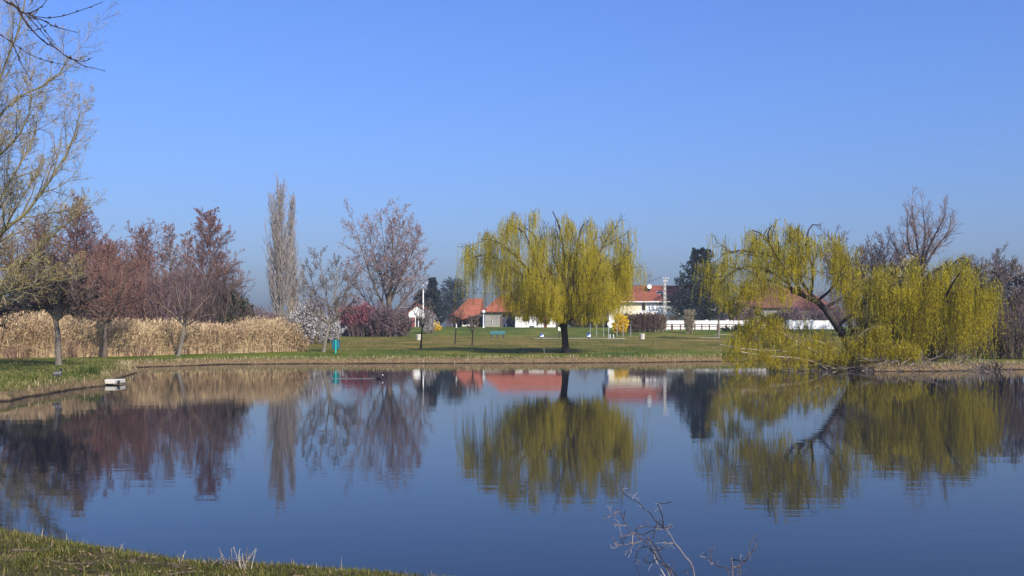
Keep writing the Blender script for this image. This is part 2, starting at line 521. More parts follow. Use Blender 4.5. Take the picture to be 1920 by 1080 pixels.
def build_ground():
    ang = np.radians(np.r_[np.linspace(-180, -40, 29), np.linspace(-37, -31, 7), np.linspace(-29.5, 29.5, 600), np.linspace(31, 37, 7), np.linspace(40, 180, 29)[:-1]])
    rr = np.r_[0.3, 1.5, 3, 4.2, np.linspace(5, 12, 120), np.linspace(12.6, 30, 26), np.linspace(30.2, 82, 270), np.linspace(82.7, 190, 130), np.geomspace(196, 9000, 26)]
    A, R = np.meshgrid(ang, rr)
    X, Y = R * np.sin(A), R * np.cos(A)
    Z = height(X, Y)
    nr, na = X.shape
    i = np.arange(nr - 1)[:, None] * na
    j = np.arange(na)[None]
    jn = (j + 1) % na
    f = np.stack([i + j, i + jn, i + na + jn, i + na + j], -1).reshape(-1, 4)
    m = Mesh()
    m.add(np.stack([X, Y, Z], -1).reshape(-1, 3), f[:, ::-1])
    m.add([(0, 0, 0.65)] + [(0.3 * math.sin(a), 0.3 * math.cos(a), float(Z[0, k])) for k, a in enumerate(ang)], [[0, 1 + (k + 1) % na, 1 + k] for k in range(na)])
    mat, nt, b = new_mat('meadow_grass')
    g = nt.nodes.new("ShaderNodeNewGeometry")
    pos = g.outputs['Position']
    sx = nt.nodes.new("ShaderNodeSeparateXYZ")
    nt.links.new(pos, sx.inputs[0])
    n1 = noise(nt, 0.10, 4, 0.6, pos)
    n2 = noise(nt, 0.45, 6, 0.72, pos, (0.8, 0.5, 1.0))
    n3 = noise(nt, 9.0, 4, 0.7, pos)
    # worn, drier turf in a belt of the meadow, fresh turf near the water and on the rise
    nd = noise(nt, 0.06, 3, 0.6, pos)
    md = nt.nodes.new("ShaderNodeMath"); md.operation = 'MULTIPLY_ADD'
    nt.links.new(nd, md.inputs[0]); md.inputs[1].default_value = 26.0
    nt.links.new(sx.outputs['Y'], md.inputs[2])
    mr = nt.nodes.new("ShaderNodeMapRange")
    mr.inputs[1].default_value = 60; mr.inputs[2].default_value = 220
    nt.links.new(md.outputs[0], mr.inputs[0])
    belt = ramp(nt, mr.outputs[0], [(0.0, (0.0,) * 3), (0.18, (0.05,) * 3), (0.28, (0.75,) * 3), (0.5, (0.9,) * 3), (0.6, (0.25,) * 3), (0.66, (0.0,) * 3)])
    fresh = ramp(nt, n2, [(0.30, (0.062, 0.090, 0.008)), (0.52, (0.100, 0.146, 0.014)), (0.72, (0.175, 0.168, 0.030))])
    worn = ramp(nt, n2, [(0.30, (0.105, 0.108, 0.012)), (0.5, (0.190, 0.150, 0.030)), (0.70, (0.280, 0.200, 0.065))])
    mm = nt.nodes.new("ShaderNodeMath"); mm.operation = 'MULTIPLY_ADD'; mm.use_clamp = True
    nt.links.new(n1, mm.inputs[0]); mm.inputs[1].default_value = 1.6; mm.inputs[2].default_value = -0.75
    ma = nt.nodes.new("ShaderNodeMath"); ma.operation = 'ADD'; ma.use_clamp = True
    nt.links.new(mm.outputs[0], ma.inputs[0]); nt.links.new(belt, ma.inputs[1])
    col = mixc(nt, ma.outputs[0], fresh, worn)
    fine = ramp(nt, n3, [(0.3, (0.62,) * 3), (0.7, (1.25,) * 3)])
    col = mixc(nt, 0.8, col, fine, 'MULTIPLY')
    n4 = noise(nt, 0.16, 5, 0.7, pos, (1.0, 0.55, 1.0))
    col = mixc(nt, 0.85, col, ramp(nt, n4, [(0.36, (0.50, 0.62, 0.4)), (0.5, (0.88, 0.88, 0.88)), (0.63, (1.40, 1.12, 1.4))]), 'MULTIPLY')
    ny = nt.nodes.new("ShaderNodeMapRange")
    ny.inputs[1].default_value = 12.0; ny.inputs[2].default_value = 24.0; ny.inputs[3].default_value = 1.0; ny.inputs[4].default_value = 0.0
    nt.links.new(sx.outputs['Y'], ny.inputs[0])
    soil = ramp(nt, noise(nt, 4.0, 5, 0.7, pos), [(0.35, (0.040, 0.038, 0.010)), (0.55, (0.085, 0.068, 0.026)), (0.7, (0.150, 0.110, 0.055))])
    col = mixc(nt, ny.outputs[0], col, soil)
    # bare bank: wet mud at the water's edge, blackened to paint in the undercut's shade, brown earth with dry grass above
    zr = nt.nodes.new("ShaderNodeMath"); zr.operation = 'MULTIPLY_ADD'
    nt.links.new(n2, zr.inputs[0]); zr.inputs[1].default_value = 0.16; nt.links.new(sx.outputs['Z'], zr.inputs[2])
    zm = nt.nodes.new("ShaderNodeMapRange")
    zm.inputs[1].default_value = 0.0; zm.inputs[2].default_value = 0.62
    nt.links.new(zr.outputs[0], zm.inputs[0])
    bankmask = ramp(nt, zm.outputs[0], [(0.60, (1, 1, 1)), (0.80, (0, 0, 0))])
    earth = ramp(nt, n3, [(0.3, (0.10, 0.065, 0.035)), (0.7, (0.26, 0.185, 0.095))])
    col = mixc(nt, bankmask, col, earth)
    mud_undercut_mask = ramp(nt, zm.outputs[0], [(0.14, (1, 1, 1)), (0.27, (0, 0, 0))])
    col = mixc(nt, mud_undercut_mask, col, (0.022, 0.016, 0.012))
    nt.links.new(col, b.inputs['Base Color'])
    b.inputs['Roughness'].default_value = 0.95
    b.inputs['Specular IOR Level'].default_value = 0.1
    bp = nt.nodes.new("ShaderNodeBump")
    bp.inputs['Strength'].default_value = 0.7
    bp.inputs['Distance'].default_value = 0.12
    nt.links.new(n3, bp.inputs['Height'])
    nt.links.new(bp.outputs[0], b.inputs['Normal'])
    o = m.build('ground', mat, None, True)
    tag(o, 'grassy park meadow and banks around the pond', 'ground', kind='structure')

build_ground()

COOT = np.array([(711 - 960) / F * 48.5, 48.5, 0.0])

def build_water():
    m = Mesh()
    x0, x1, y0, y1 = -60, 90, 2.5, 90
    m.quad((x0, y0, 0), (x1, y0, 0), (x1, y1, 0), (x0, y1, 0))
    mat, nt, b = new_mat('pond_water')
    b.inputs['Base Color'].default_value = (0.010, 0.014, 0.022, 1)
    b.inputs['Roughness'].default_value = 0.028
    b.inputs['IOR'].default_value = 1.22
    g = nt.nodes.new("ShaderNodeNewGeometry")
    pos = g.outputs['Position']
    r1 = noise(nt, 1.0, 2, 0.5, pos, (1.1, 4.2, 1))
    r2 = noise(nt, 1.0, 2, 0.5, pos, (0.35, 1.1, 1))
    patch = noise(nt, 1.0, 2, 0.5, pos, (0.03, 0.11, 1))
    pr = ramp(nt, patch, [(0.40, (0.30,) * 3), (0.62, (1.0,) * 3)])
    h = nt.nodes.new("ShaderNodeMath"); h.operation = 'MULTIPLY'
    nt.links.new(r1, h.inputs[0]); nt.links.new(pr, h.inputs[1])
    h2 = nt.nodes.new("ShaderNodeMath"); h2.operation = 'MULTIPLY_ADD'
    nt.links.new(r2, h2.inputs[0]); h2.inputs[1].default_value = 1.2; nt.links.new(h.outputs[0], h2.inputs[2])
    # the swimming coot's wake: a narrow trail of livelier ripples behind the bird
    sp = nt.nodes.new("ShaderNodeSeparateXYZ"); nt.links.new(pos, sp.inputs[0])
    ax = nt.nodes.new("ShaderNodeMapRange"); ax.inputs[1].default_value = COOT[0] - 2.6; ax.inputs[2].default_value = COOT[0] - 0.2
    nt.links.new(sp.outputs['X'], ax.inputs[0])
    fx = ramp(nt, ax.outputs[0], [(0.0, (0, 0, 0)), (0.5, (0.7,) * 3), (0.95, (1, 1, 1)), (1.0, (0, 0, 0))])
    ay = nt.nodes.new("ShaderNodeMapRange"); ay.inputs[1].default_value = COOT[1] - 0.7; ay.inputs[2].default_value = COOT[1] + 0.9
    nt.links.new(sp.outputs['Y'], ay.inputs[0])
    fy = ramp(nt, ay.outputs[0], [(0.0, (0, 0, 0)), (0.35, (1, 1, 1)), (0.6, (1, 1, 1)), (1.0, (0, 0, 0))])
    wk = nt.nodes.new("ShaderNodeMath"); wk.operation = 'MULTIPLY'
    nt.links.new(fx, wk.inputs[0]); nt.links.new(fy, wk.inputs[1])
    wn_ = noise(nt, 1.0, 2, 0.6, pos, (3.0, 7.0, 1))
    wm = nt.nodes.new("ShaderNodeMath"); wm.operation = 'MULTIPLY'
    nt.links.new(wk.outputs[0], wm.inputs[0]); nt.links.new(wn_, wm.inputs[1])
    wa = nt.nodes.new("ShaderNodeMath"); wa.operation = 'MULTIPLY_ADD'
    nt.links.new(wm.outputs[0], wa.inputs[0]); wa.inputs[1].default_value = 14.0; nt.links.new(h2.outputs[0], wa.inputs[2])
    bp = nt.nodes.new("ShaderNodeBump")
    bp.inputs['Strength'].default_value = 1.0
    bp.inputs['Distance'].default_value = 0.0016
    nt.links.new(wa.outputs[0], bp.inputs['Height'])
    nt.links.new(bp.outputs[0], b.inputs['Normal'])
    o = m.build('water', mat)
    tag(o, 'calm dark blue pond water reflecting trees and sky', 'water', kind='structure')
build_water()

# ------------------------------------------------------------------ branching
def spawn(P, R, n, t0, t1, ang, angsd, L, Lsd, K, up=0.0, wb=0.1, rr=0.6, rtip=0.006, fall=(0.35, 0.65), rg=rng, absL=False, flat=1.0):
    P = np.asarray(P, float); R = np.asarray(R, float)
    if P.ndim == 2: P, R = P[None], R[None]
    N, K0 = P.shape[:2]
    t = (np.arange(n)[None] + rg.random((N, n))) / n * (t1 - t0) + t0
    f = t * (K0 - 1)
    i = np.clip(f.astype(int), 0, K0 - 2)
    w = (f - i)[..., None]
    idx = np.arange(N)[:, None]
    p = P[idx, i] * (1 - w) + P[idx, i + 1] * w
    T = P[idx, i + 1] - P[idx, i]
    T = T / (np.linalg.norm(T, axis=-1, keepdims=True) + 1e-9)
    rad = R[idx, i] * (1 - w[..., 0]) + R[idx, i + 1] * w[..., 0]
    Lp = np.linalg.norm(np.diff(P, axis=1), axis=2).sum(1)[:, None]
    ref = np.where(np.abs(T[..., 2:3]) > 0.85, np.array([1.0, 0, 0]), np.array([0, 0, 1.0]))
    u = np.cross(T, ref); u /= np.linalg.norm(u, axis=-1, keepdims=True) + 1e-9
    v = np.cross(T, u)
    phi = np.arange(n)[None] * 2.39996 + rg.random((N, 1)) * 6.28 + rg.normal(size=(N, n)) * 0.4
    a = ang + angsd * rg.normal(size=(N, n))
    D = np.cos(a)[..., None] * T + np.sin(a)[..., None] * (np.cos(phi)[..., None] * u + np.sin(phi)[..., None] * v)
    D[..., 1] *= flat
    ln = (L if absL else Lp * L) * (fall[0] + fall[1] * (1 - t)) * np.clip(1 + Lsd * rg.normal(size=(N, n)), 0.3, 2.2)
    D = D.reshape(-1, 3); p = p.reshape(-1, 3); ln = ln.reshape(-1); rad = rad.reshape(-1)
    D /= np.linalg.norm(D, axis=1, keepdims=True) + 1e-9
    out = [p]
    for k in range(K - 1):
        D = D + np.array([0, 0, up / (K - 1)]) + wb * rg.normal(size=D.shape)
        D /= np.linalg.norm(D, axis=1, keepdims=True) + 1e-9
        out.append(out[-1] + D * (ln / (K - 1))[:, None])
    Q = np.stack(out, 1)
    r0 = np.maximum(rad * rr, rtip * 1.1)
    Rr = r0[:, None] * (1 - np.linspace(0, 1, K)[None]) + rtip * np.linspace(0, 1, K)[None]
    return Q, Rr

def taper(K, r0, r1, flare=0.0):
    t = np.linspace(0, 1, K)
    r = r0 + (r1 - r0) * t ** 0.8
    return r + flare * r0 * np.exp(-t * 14)

def along(P, n, t0, t1, rg):
    """n random points per polyline, with tangents"""
    N, K0 = P.shape[:2]
    t = rg.uniform(t0, t1, (N, n))
    f = t * (K0 - 1)
    i = np.clip(f.astype(int), 0, K0 - 2)
    w = (f - i)[..., None]
    idx = np.arange(N)[:, None]
    p = P[idx, i] * (1 - w) + P[idx, i + 1] * w
    T = P[idx, i + 1] - P[idx, i]
    return p.reshape(-1, 3), T.reshape(-1, 3)

def keep_above(Q, R, zmin):
    ok = Q[..., 2].min(1) > zmin
    return Q[ok], R[ok]

# ------------------------------------------------------------------ trees
def bare_tree(name, label, base, h, kind, twig, bark, seed, spread=1.0, bud=None, budn=4, budL=0.22, budW=0.12, density=1.0, group=None, cat='tree', lean=0.0, r0=None, tw=0.012, trunks=None, limbs=None, q3n=6):
    rg = np.random.default_rng(seed)
    base = np.asarray(base, float)
    root = thing(name, label, cat, base, group)
    tm, cm = Mesh(), Mesh()
    r0 = r0 or h * 0.018
    b = base + np.array([0, 0, -0.15])
    D = density
    if kind == 'poplar':
        K = 14
        z = np.linspace(0, h, K)
        P = b + np.stack([lean * z + 0.15 * np.sin(z * 0.4 + seed), 0.1 * np.cos(z * 0.5), z], 1)
        R = taper(K, r0, 0.03)
        tm.tubes(P, R, 8)
        Q1, R1 = spawn(P, R, int(80 * D), 0.05, 0.97, 0.42, 0.12, 0.30 * spread, 0.25, 7, up=1.3, wb=0.05, rr=0.45, rtip=tw, fall=(0.30, 0.7), rg=rg)
        cm.tubes(Q1, R1, 4)
        Q2, R2 = spawn(Q1, R1, 9, 0.15, 0.97, 0.5, 0.2, 0.36, 0.3, 4, up=0.9, wb=0.10, rr=0.6, rtip=tw * .8, rg=rg)
        cm.tubes(Q2, R2, 3)
        Q3, R3 = spawn(Q2, R2, 4, 0.2, 1, 0.5, 0.25, 0.5, 0.3, 3, up=0.5, wb=0.12, rr=0.8, rtip=tw * .6, rg=rg)
        cm.tubes(Q3, R3, 3)
        tips = Q3
    elif kind == 'alder':
        K = 12
        z = np.linspace(0, h, K)
        P = b + np.stack([lean * z + 0.012 * h * np.sin(z * 0.5 + seed), 0.01 * h * np.cos(z * 0.6 + seed), z], 1)
        R = taper(K, r0, 0.02)
        tm.tubes(P, R, 7)
        Q1, R1 = spawn(P, R, int(54 * D), 0.14, 0.97, 1.05, 0.18, 0.46 * spread, 0.28, 7, up=0.55, wb=0.10, rr=0.42, rtip=tw, fall=(0.14, 0.86), rg=rg)
        cm.tubes(Q1, R1, 4)
        Q2, R2 = spawn(Q1, R1, 10, 0.15, 0.98, 0.8, 0.2, 0.42, 0.3, 5, up=0.35, wb=0.14, rr=0.6, rtip=tw * .8, rg=rg)
        cm.tubes(Q2, R2, 3)
        Q3, R3 = spawn(Q2, R2, 8, 0.15, 1, 0.7, 0.3, 0.5, 0.3, 3, up=0.1, wb=0.2, rr=0.8, rtip=tw * .6, rg=rg)
        cm.tubes(Q3, R3, 3)
        tips = Q3
    else:                       # rounded, forked crown
        if trunks is None:
            hf = h * 0.28
            P0 = b + np.stack([lean * np.linspace(0, hf, 6), 0 * np.linspace(0, 1, 6), np.linspace(0, hf, 6)], 1)
            trunks = [(P0, taper(6, r0, r0 * 0.8, 0.5))]
            if limbs is None:
                limbs = []
                nl = 6
                for k in range(nl):
                    a = k / nl * 6.28 + rg.uniform(-.4, .4)
                    out = h * 0.36 * spread * rg.uniform(0.6, 1.0) * (0.25 if k == 0 else 1)
                    e = P0[-1] + np.array([math.cos(a) * out, math.sin(a) * out, h * rg.uniform(0.42, 0.58) * (1.2 if k == 0 else 1)])
                    m_ = P0[-1] * 0.5 + e * 0.5 + np.array([math.cos(a) * out * .12, math.sin(a) * out * .12, 0.02 * h]) + rg.normal(size=3) * 0.02 * h
                    limbs.append(resample([P0[-1] - np.array([0, 0, 0.1]), m_, e], 9))
        for P_, R_ in trunks:
            tm.tubes(P_, R_, 9)
        LP = np.stack([resample(l, 10) for l in limbs])
        rl = [trunks[0][1][-1] * rg.uniform(0.5, 0.72) for _ in limbs]
        LR = np.stack([taper(10, r, 0.025) for r in rl])
        tm.tubes(LP, LR, 6)
        n1 = max(6, int(15 * D))
        up = 0.55 if kind != 'vase' else 0.9
        an = 0.75 if kind != 'vase' else 0.5
        Q1, R1 = spawn(LP, LR, n1, 0.12, 1.0, an, 0.2, 0.40, 0.28, 7, up=up, wb=0.12, rr=0.55, rtip=tw * 1.2, fall=(0.45, 0.55), rg=rg)
        cm.tubes(Q1, R1, 4)
        Q2, R2 = spawn(Q1, R1, 8, 0.12, 1.0, 0.7, 0.2, 0.45, 0.3, 5, up=0.3, wb=0.14, rr=0.6, rtip=tw * .9, fall=(0.5, 0.5), rg=rg)
        cm.tubes(Q2, R2, 3)
        Q3, R3 = spawn(Q2, R2, q3n, 0.12, 1.0, 0.7, 0.3, 0.5, 0.3, 4, up=0.2, wb=0.18, rr=0.75, rtip=tw * .6, fall=(0.5, 0.5), rg=rg)
        cm.tubes(Q3, R3, 3)
        tips = Q3
    tm.build('trunk', bark, root, True)
    co = cm.build('crown', twig, root)
    if bud is not None:
        bm = Mesh()
        c, t = along(tips, budn, 0.2, 1.0, rg)
        bm.leaves(c, t + rg.normal(size=t.shape) * 0.15 + np.array([0, 0, -0.05]), budL * rg.uniform(.6, 1.3, len(c)), budW, rg)
        sub(bm, 'buds', bud, co, root)
    return root

def shrub(name, label, base, w, h, twig, seed, n=50, leaf=None, leafn=4, lL=0.15, lW=0.10, depth=None, upright=0.5, group=None, tw=0.012, cat='shrub', top_only=0.0, leaf_name='leaves', flat_top=False):
    rg = np.random.default_rng(seed)
    root = thing(name, label, cat, base, group)
    depth = depth or w * 0.7
    m = Mesh()
    a = rg.uniform(0, 6.28, n)
    q = np.sqrt(rg.random(n))
    bx, by = q * np.cos(a), q * np.sin(a)
    B = np.stack([base[0] + bx * w * 0.36, base[1] + by * depth * 0.36, np.zeros(n)], 1)
    B[:, 2] = height(B[:, 0], B[:, 1]) - 0.1
    hh = h * (np.sqrt(np.clip(1 - 0.75 * q ** 2, 0.05, 1)) if not flat_top else 1.0) * rg.uniform(0.78, 1.0, n)
    E = B + np.stack([bx * w * 0.16 + rg.normal(size=n) * .06 * w, by * depth * 0.16 + rg.normal(size=n) * .06 * depth, hh], 1)
    Mid = (B + E) / 2 + np.stack([-bx * w * 0.05, -by * depth * 0.05, hh * 0.05], 1) + rg.normal(size=(n, 3)) * 0.03 * h
    t = np.linspace(0, 1, 8)[None, :, None]
    P = (1 - t) ** 2 * B[:, None] + 2 * t * (1 - t) * Mid[:, None] + t * t * E[:, None]
    R = np.tile(taper(8, 0.018 + 0.006 * h, tw)[None], (n, 1))
    m.tubes(P, R, 4)
    Q1, R1 = spawn(P, R, 10, 0.1, 0.98, 0.6, 0.2, 0.30, 0.3, 5, up=upright, wb=0.14, rr=0.6, rtip=tw, fall=(0.6, 0.4), rg=rg)
    m.tubes(Q1, R1, 3)
    Q2, R2 = spawn(Q1, R1, 6, 0.1, 1.0, 0.6, 0.3, 0.5, 0.3, 3, up=upright * .5, wb=0.16, rr=0.7, rtip=tw * .7, fall=(0.5, 0.5), rg=rg)
    m.tubes(Q2, R2, 3)
    o = m.build('branches', twig, root)
    if leaf is not None:
        lm = Mesh()
        c, tt = along(Q2, leafn, 0.0, 1.0, rg)
        if top_only > 0:
            ok = c[:, 2] > base[2] + h * top_only * rg.uniform(0.6, 1.3, len(c))
            c, tt = c[ok], tt[ok]
        lm.leaves(c, tt + rg.normal(size=tt.shape) * 0.2, lL * rg.uniform(.6, 1.3, len(c)), lW, rg)
        lm.build(leaf_name, leaf, root)
    return root

def conifer(name, label, base, h, w, mat, seed, kind='fir', group=None, depth=1.0):
    rg = np.random.default_rng(seed)
    base = np.asarray(base, float)
    root = thing(name, label, 'conifer', base, group)
    tm, cm = Mesh(), Mesh()
    K = 10
    z = np.linspace(0, h, K)
    P = base + np.stack([0.02 * h * np.sin(z * .3 + seed), 0 * z, z - 0.1], 1)
    R = taper(K, h * 0.018, 0.03)
    tm.tubes(P, R, 8)
    n = 150
    if kind == 'fir':
        Q1, R1 = spawn(P, R, n, 0.06, 0.99, 1.35, 0.12, 0.5 * w / h, 0.22, 6, up=0.25, wb=0.06, rr=0.35, rtip=0.02, fall=(0.14, 0.92), rg=rg)
        Q1[..., 1] = base[1] + (Q1[..., 1] - base[1]) * depth
        dr = -0.2
    else:
        Q1, R1 = spawn(P, R, n, 0.10, 0.99, 1.2, 0.15, 0.56 * w / h, 0.30, 6, up=0.30, wb=0.10, rr=0.35, rtip=0.02, fall=(0.42, 0.62), rg=rg)
        dr = 0.05
    cm.tubes(Q1, R1, 4)
    Q2, R2 = spawn(Q1, R1, 14, 0.12, 1.0, 0.8, 0.15, 0.34, 0.25, 4, up=dr, wb=0.10, rr=0.5, rtip=0.012, rg=rg)
    cm.tubes(Q2, R2, 3)
    c, t = along(Q2, 12, 0.0, 1.0, rg)
    cm.leaves(c, t / (np.linalg.norm(t, axis=1, keepdims=True) + 1e-9) + rg.normal(size=t.shape) * 0.55 + np.array([0, 0, dr]), 0.36 * rg.uniform(.6, 1.3, len(c)), 0.14, rg)
    tm.build('trunk', M['dark_bark'], root, True)
    cm.build('crown', mat, root)
    return root

# ------------------------------------------------------------------ weeping willows
def strands(mL, mT, C, D0, L, zfloor, rg, leafn=20, spread=0.22, K=8, lL=0.15, lW=0.038, out=0.5, r=0.008, frac=0.0):
    """hanging rods from points C with first heading D0"""
    N = len(C)
    D = D0 / (np.linalg.norm(D0, axis=1, keepdims=True) + 1e-9)
    D = D * out + np.array([0, 0, 0.12])
    L = np.minimum(L, np.maximum(C[:, 2] - zfloor, 0.35) * 1.12)
    P = [C]
    sway = rg.normal(size=(N, 3)) * 0.06
    for k in range(K - 1):
        D = D * 0.52 + np.array([0, 0, -0.75]) + sway + rg.normal(size=(N, 3)) * 0.05
        D /= np.linalg.norm(D, axis=1, keepdims=True)
        P.append(P[-1] + D * (L / (K - 1))[:, None])
    P = np.stack(P, 1)
    R = np.tile(np.linspace(r * 1.3, r * 0.5, K)[None], (N, 1))
    mT.tubes(P, R, 3)
    c, t = along(P, leafn, 0.06, 1.0, rg)
    c = c + rg.normal(size=c.shape) * 0.03
    t = t / (np.linalg.norm(t, axis=1, keepdims=True) + 1e-9)
    mL.leaves(c, t + rg.normal(size=t.shape) * 0.28, lL * rg.uniform(.6, 1.4, len(c)), lW * rg.uniform(.7, 1.3, len(c)), rg)

def willow(name, label, base, trunkP, trunkR, limbs, seed, nclump, per, Lmean, zfloor, leafmat, bark, density_up=10, extra=None, leafn=20, L2=0.42, lL=0.15, lW=0.038, leafless=0.0, zmax_clip=None):
    rg = np.random.default_rng(seed)
    root = thing(name, label, 'tree', base)
    tm, bm, lm, sm = Mesh(), Mesh(), Mesh(), Mesh()
    tm.tubes(trunkP, trunkR, 14)
    LP = np.stack([resample(l[0], 14) for l in limbs])
    LR = np.stack([taper(14, l[1], 0.035) for l in limbs])
    tm.tubes(LP, LR, 8)
    tm.build('trunk', bark, root, True)
    Q1, R1 = spawn(LP, LR, density_up, 0.22, 1.0, 0.7, 0.22, L2, 0.25, 8, up=0.55, wb=0.14, rr=0.5, rtip=0.015, fall=(0.45, 0.55), rg=rg)
    if zmax_clip is not None:
        ok = Q1[..., 2].max(1) < zmax_clip
        Q1, R1 = Q1[ok], R1[ok]
    bm.tubes(Q1, R1, 5)
    Q2, R2 = spawn(Q1, R1, 5, 0.2, 1.0, 0.7, 0.25, 0.42, 0.3, 6, up=0.25, wb=0.16, rr=0.55, rtip=0.010, fall=(0.5, 0.5), rg=rg)
    if zmax_clip is not None:
        ok = Q2[..., 2].max(1) < zmax_clip + 0.5
        Q2, R2 = Q2[ok], R2[ok]
    bm.tubes(Q2, R2, 4)
    bo = bm.build('branches', M['willow_bark'] if bark is not M['pale_branch'] else M['olive_bark'], root, True)
    # clumps of rods hang from the ends of the side branches
    c2, t2 = along(Q2, 6, 0.35, 1.0, rg)
    c1, t1 = along(Q1, 4, 0.45, 1.0, rg)
    c, t = np.vstack([c2, c1]), np.vstack([t2, t1])
    pick = rg.choice(len(c), min(nclump, len(c)), replace=False)
    c, t = c[pick], t[pick]
    Lc = Lmean * rg.uniform(0.25, 1.4, len(c))
    C = np.repeat(c, per, 0) + rg.normal(size=(len(c) * per, 3)) * np.array([0.27, 0.27, 0.16])
    T = np.repeat(t, per, 0) * np.array([1, 1, 0.35])
    T = T / (np.linalg.norm(T, axis=1, keepdims=True) + 1e-9) + rg.normal(size=T.shape) * 0.35
    L = np.repeat(Lc, per) * rg.uniform(0.4, 1.1, len(C))
    zf = np.repeat(zfloor + np.abs(rg.normal(size=len(c))) * 0.8, per) + rg.normal(size=len(C)) * 0.18
    strands(lm, sm, C, T, L, zf, rg, leafn, lL=lL, lW=lW)
    if extra is not None:
        extra(lm, sm, rg)
    lo = lm.build('crown', leafmat, root)
    sub(sm, 'hanging_twigs', M['willow_twig'], lo, root)
    return root

# ------------------------------------------------------------------ the willow in the middle
wb_ = ground_px(1062, 77.0)
d0 = 77.0
W1 = resample(line_px([(1061, 664), (1060, 645), (1058, 622), (1055, 603)], d0), 10)
willow_limbs = [
    (line_px([(1054, 612), (1042, 585, -.4), (1014, 540, -1.0), (978, 492, -1.5), (936, 455, -1.5), (902, 448, -1.2)], d0), 0.20),
    (line_px([(1055, 606), (1044, 560, .8), (1026, 500, 1.6), (1000, 440, 2.2), (968, 418, 2.5)], d0), 0.17),
    (line_px([(1056, 604), (1055, 555, .2), (1058, 490, .5), (1050, 430, .4), (1036, 396, .2)], d0), 0.22),
    (line_px([(1058, 604), (1070, 560, -.8), (1078, 500, -1.6), (1086, 440, -2.0), (1094, 420, -2.4)], d0), 0.18),
    (line_px([(1058, 606), (1084, 562, .6), (1110, 505, 1.2), (1138, 448, 1.6), (1156, 424, 1.6)], d0), 0.20),
    (line_px([(1060, 610), (1092, 572, -.2), (1128, 530, -.8), (1154, 498, -1.2), (1176, 490, -1.4)], d0), 0.17),
    (line_px([(1056, 606), (1040, 575, -2.2), (1020, 530, -4.0), (1004, 486, -5.0)], d0), 0.15),
    (line_px([(1057, 606), (1066, 575, 2.2), (1070, 520, 4.2), (1064, 470, 5.2)], d0), 0.15),
    (line_px([(1057, 606), (1086, 570, -2.4), (1112, 520, -4.0), (1128, 486, -4.6)], d0), 0.14),
    (line_px([(1055, 606), (1018, 580, 1.6), (970, 525, 3.2), (930, 490, 3.8)], d0), 0.14),
    (line_px([(1056, 606), (1020, 560, .2), (966, 506, .6), (914, 478, 1.2), (888, 484, 1.4)], d0), 0.13),
    (line_px([(1056, 606), (1030, 556, -1.4), (1004, 490, -3.0), (986, 440, -3.6), (972, 428, -3.8)], d0), 0.13),
    (line_px([(1058, 606), (1082, 552, 1.6), (1104, 480, 2.6), (1120, 436, 3.0)], d0), 0.13),
    (line_px([(1058, 608), (1110, 560, 1.0), (1152, 512, 1.0), (1178, 504, 1.0)], d0), 0.12),
    (line_px([(1054, 610), (1034, 592, -1.2), (1004, 574, -2.4), (962, 562, -3.0)], d0), 0.07),
    (line_px([(1060, 608), (1090, 586, -1.0), (1124, 566, -2.0), (1152, 556, -2.6)], d0), 0.07),
    (line_px([(1057, 606), (1100, 580, 2.0), (1150, 520, 3.6), (1176, 470, 4.0)], d0), 0.14),
]
willow('weeping_willow', 'weeping willow with bright yellow-green curtains standing alone on the far lawn', wb_, W1,
       0.215 + 0.24 * np.exp(-np.linspace(0, 1, 10) * 7) + 0.05 * np.linspace(0, 1, 10), willow_limbs, 11, 600, 11, 3.3, 2.95, M['willow_leaf'], M['willow_bark'], 11, leafn=26, L2=0.34, lL=0.12, lW=0.027, zmax_clip=11.75)

# ------------------------------------------------------------------ the leaning willow on the right shore
d1 = 60.5
lb = ground_px(1606, d1 + 1.5)
LW = resample(line_px([(1612, 704, 1.5), (1604, 672, 1.2), (1588, 640, .6), (1566, 606), (1540, 572), (1512, 556), (1484, 546)], d1), 14)
lean_limbs = [
    (line_px([(1535, 568), (1505, 532), (1490, 500, .5), (1440, 478, 1), (1385, 470, 1.2), (1352, 478, 1.2)], d1), 0.12),
    (line_px([(1500, 550), (1490, 500, -.6), (1500, 455, -1), (1492, 430, -1.2)], d1), 0.11),
    (line_px([(1520, 560), (1524, 510, .5), (1512, 455, .8), (1520, 424, .8), (1536, 422, .6)], d1), 0.10),
    (line_px([(1530, 566), (1560, 540, -.6), (1580, 500, -1.2), (1574, 470, -1.4), (1560, 450, -1.4)], d1), 0.10),
    (line_px([(1486, 547), (1474, 520, 1.4), (1448, 470, 2.2), (1430, 440, 2.4), (1410, 432, 2.4)], d1), 0.10),
    (line_px([(1510, 556), (1470, 500, -1.4), (1440, 450, -2.2), (1446, 424, -2.4)], d1), 0.10),
    (line_px([(1545, 578), (1590, 552, 1.2), (1620, 530, 1.8), (1656, 526, 1.8)], d1), 0.12),
    (line_px([(1492, 548), (1462, 520, .6), (1420, 500, 1.0), (1376, 508, 1.2), (1348, 534, 1.2)], d1), 0.08),
    (line_px([(1490, 546), (1456, 530, -1.0), (1420, 524, -1.6), (1392, 540, -1.8)], d1), 0.07),
    (line_px([(1570, 612), (1620, 570, -.8), (1650, 545, -1.2), (1680, 548, -1.4)], d1), 0.12),
]
def low_boughs(lm, sm, rg):
    pass
willow('leaning_willow', 'dark willow trunk leaning left over the pond with an open yellow-green crown', lb, LW,
       np.linspace(0.34, 0.12, 14), lean_limbs, 23, 470, 6, 1.7, 1.9, M['willow_leaf'], M['willow_bark'], 10, leafn=15, L2=0.36, lL=0.12, lW=0.026, zmax_clip=8.9)

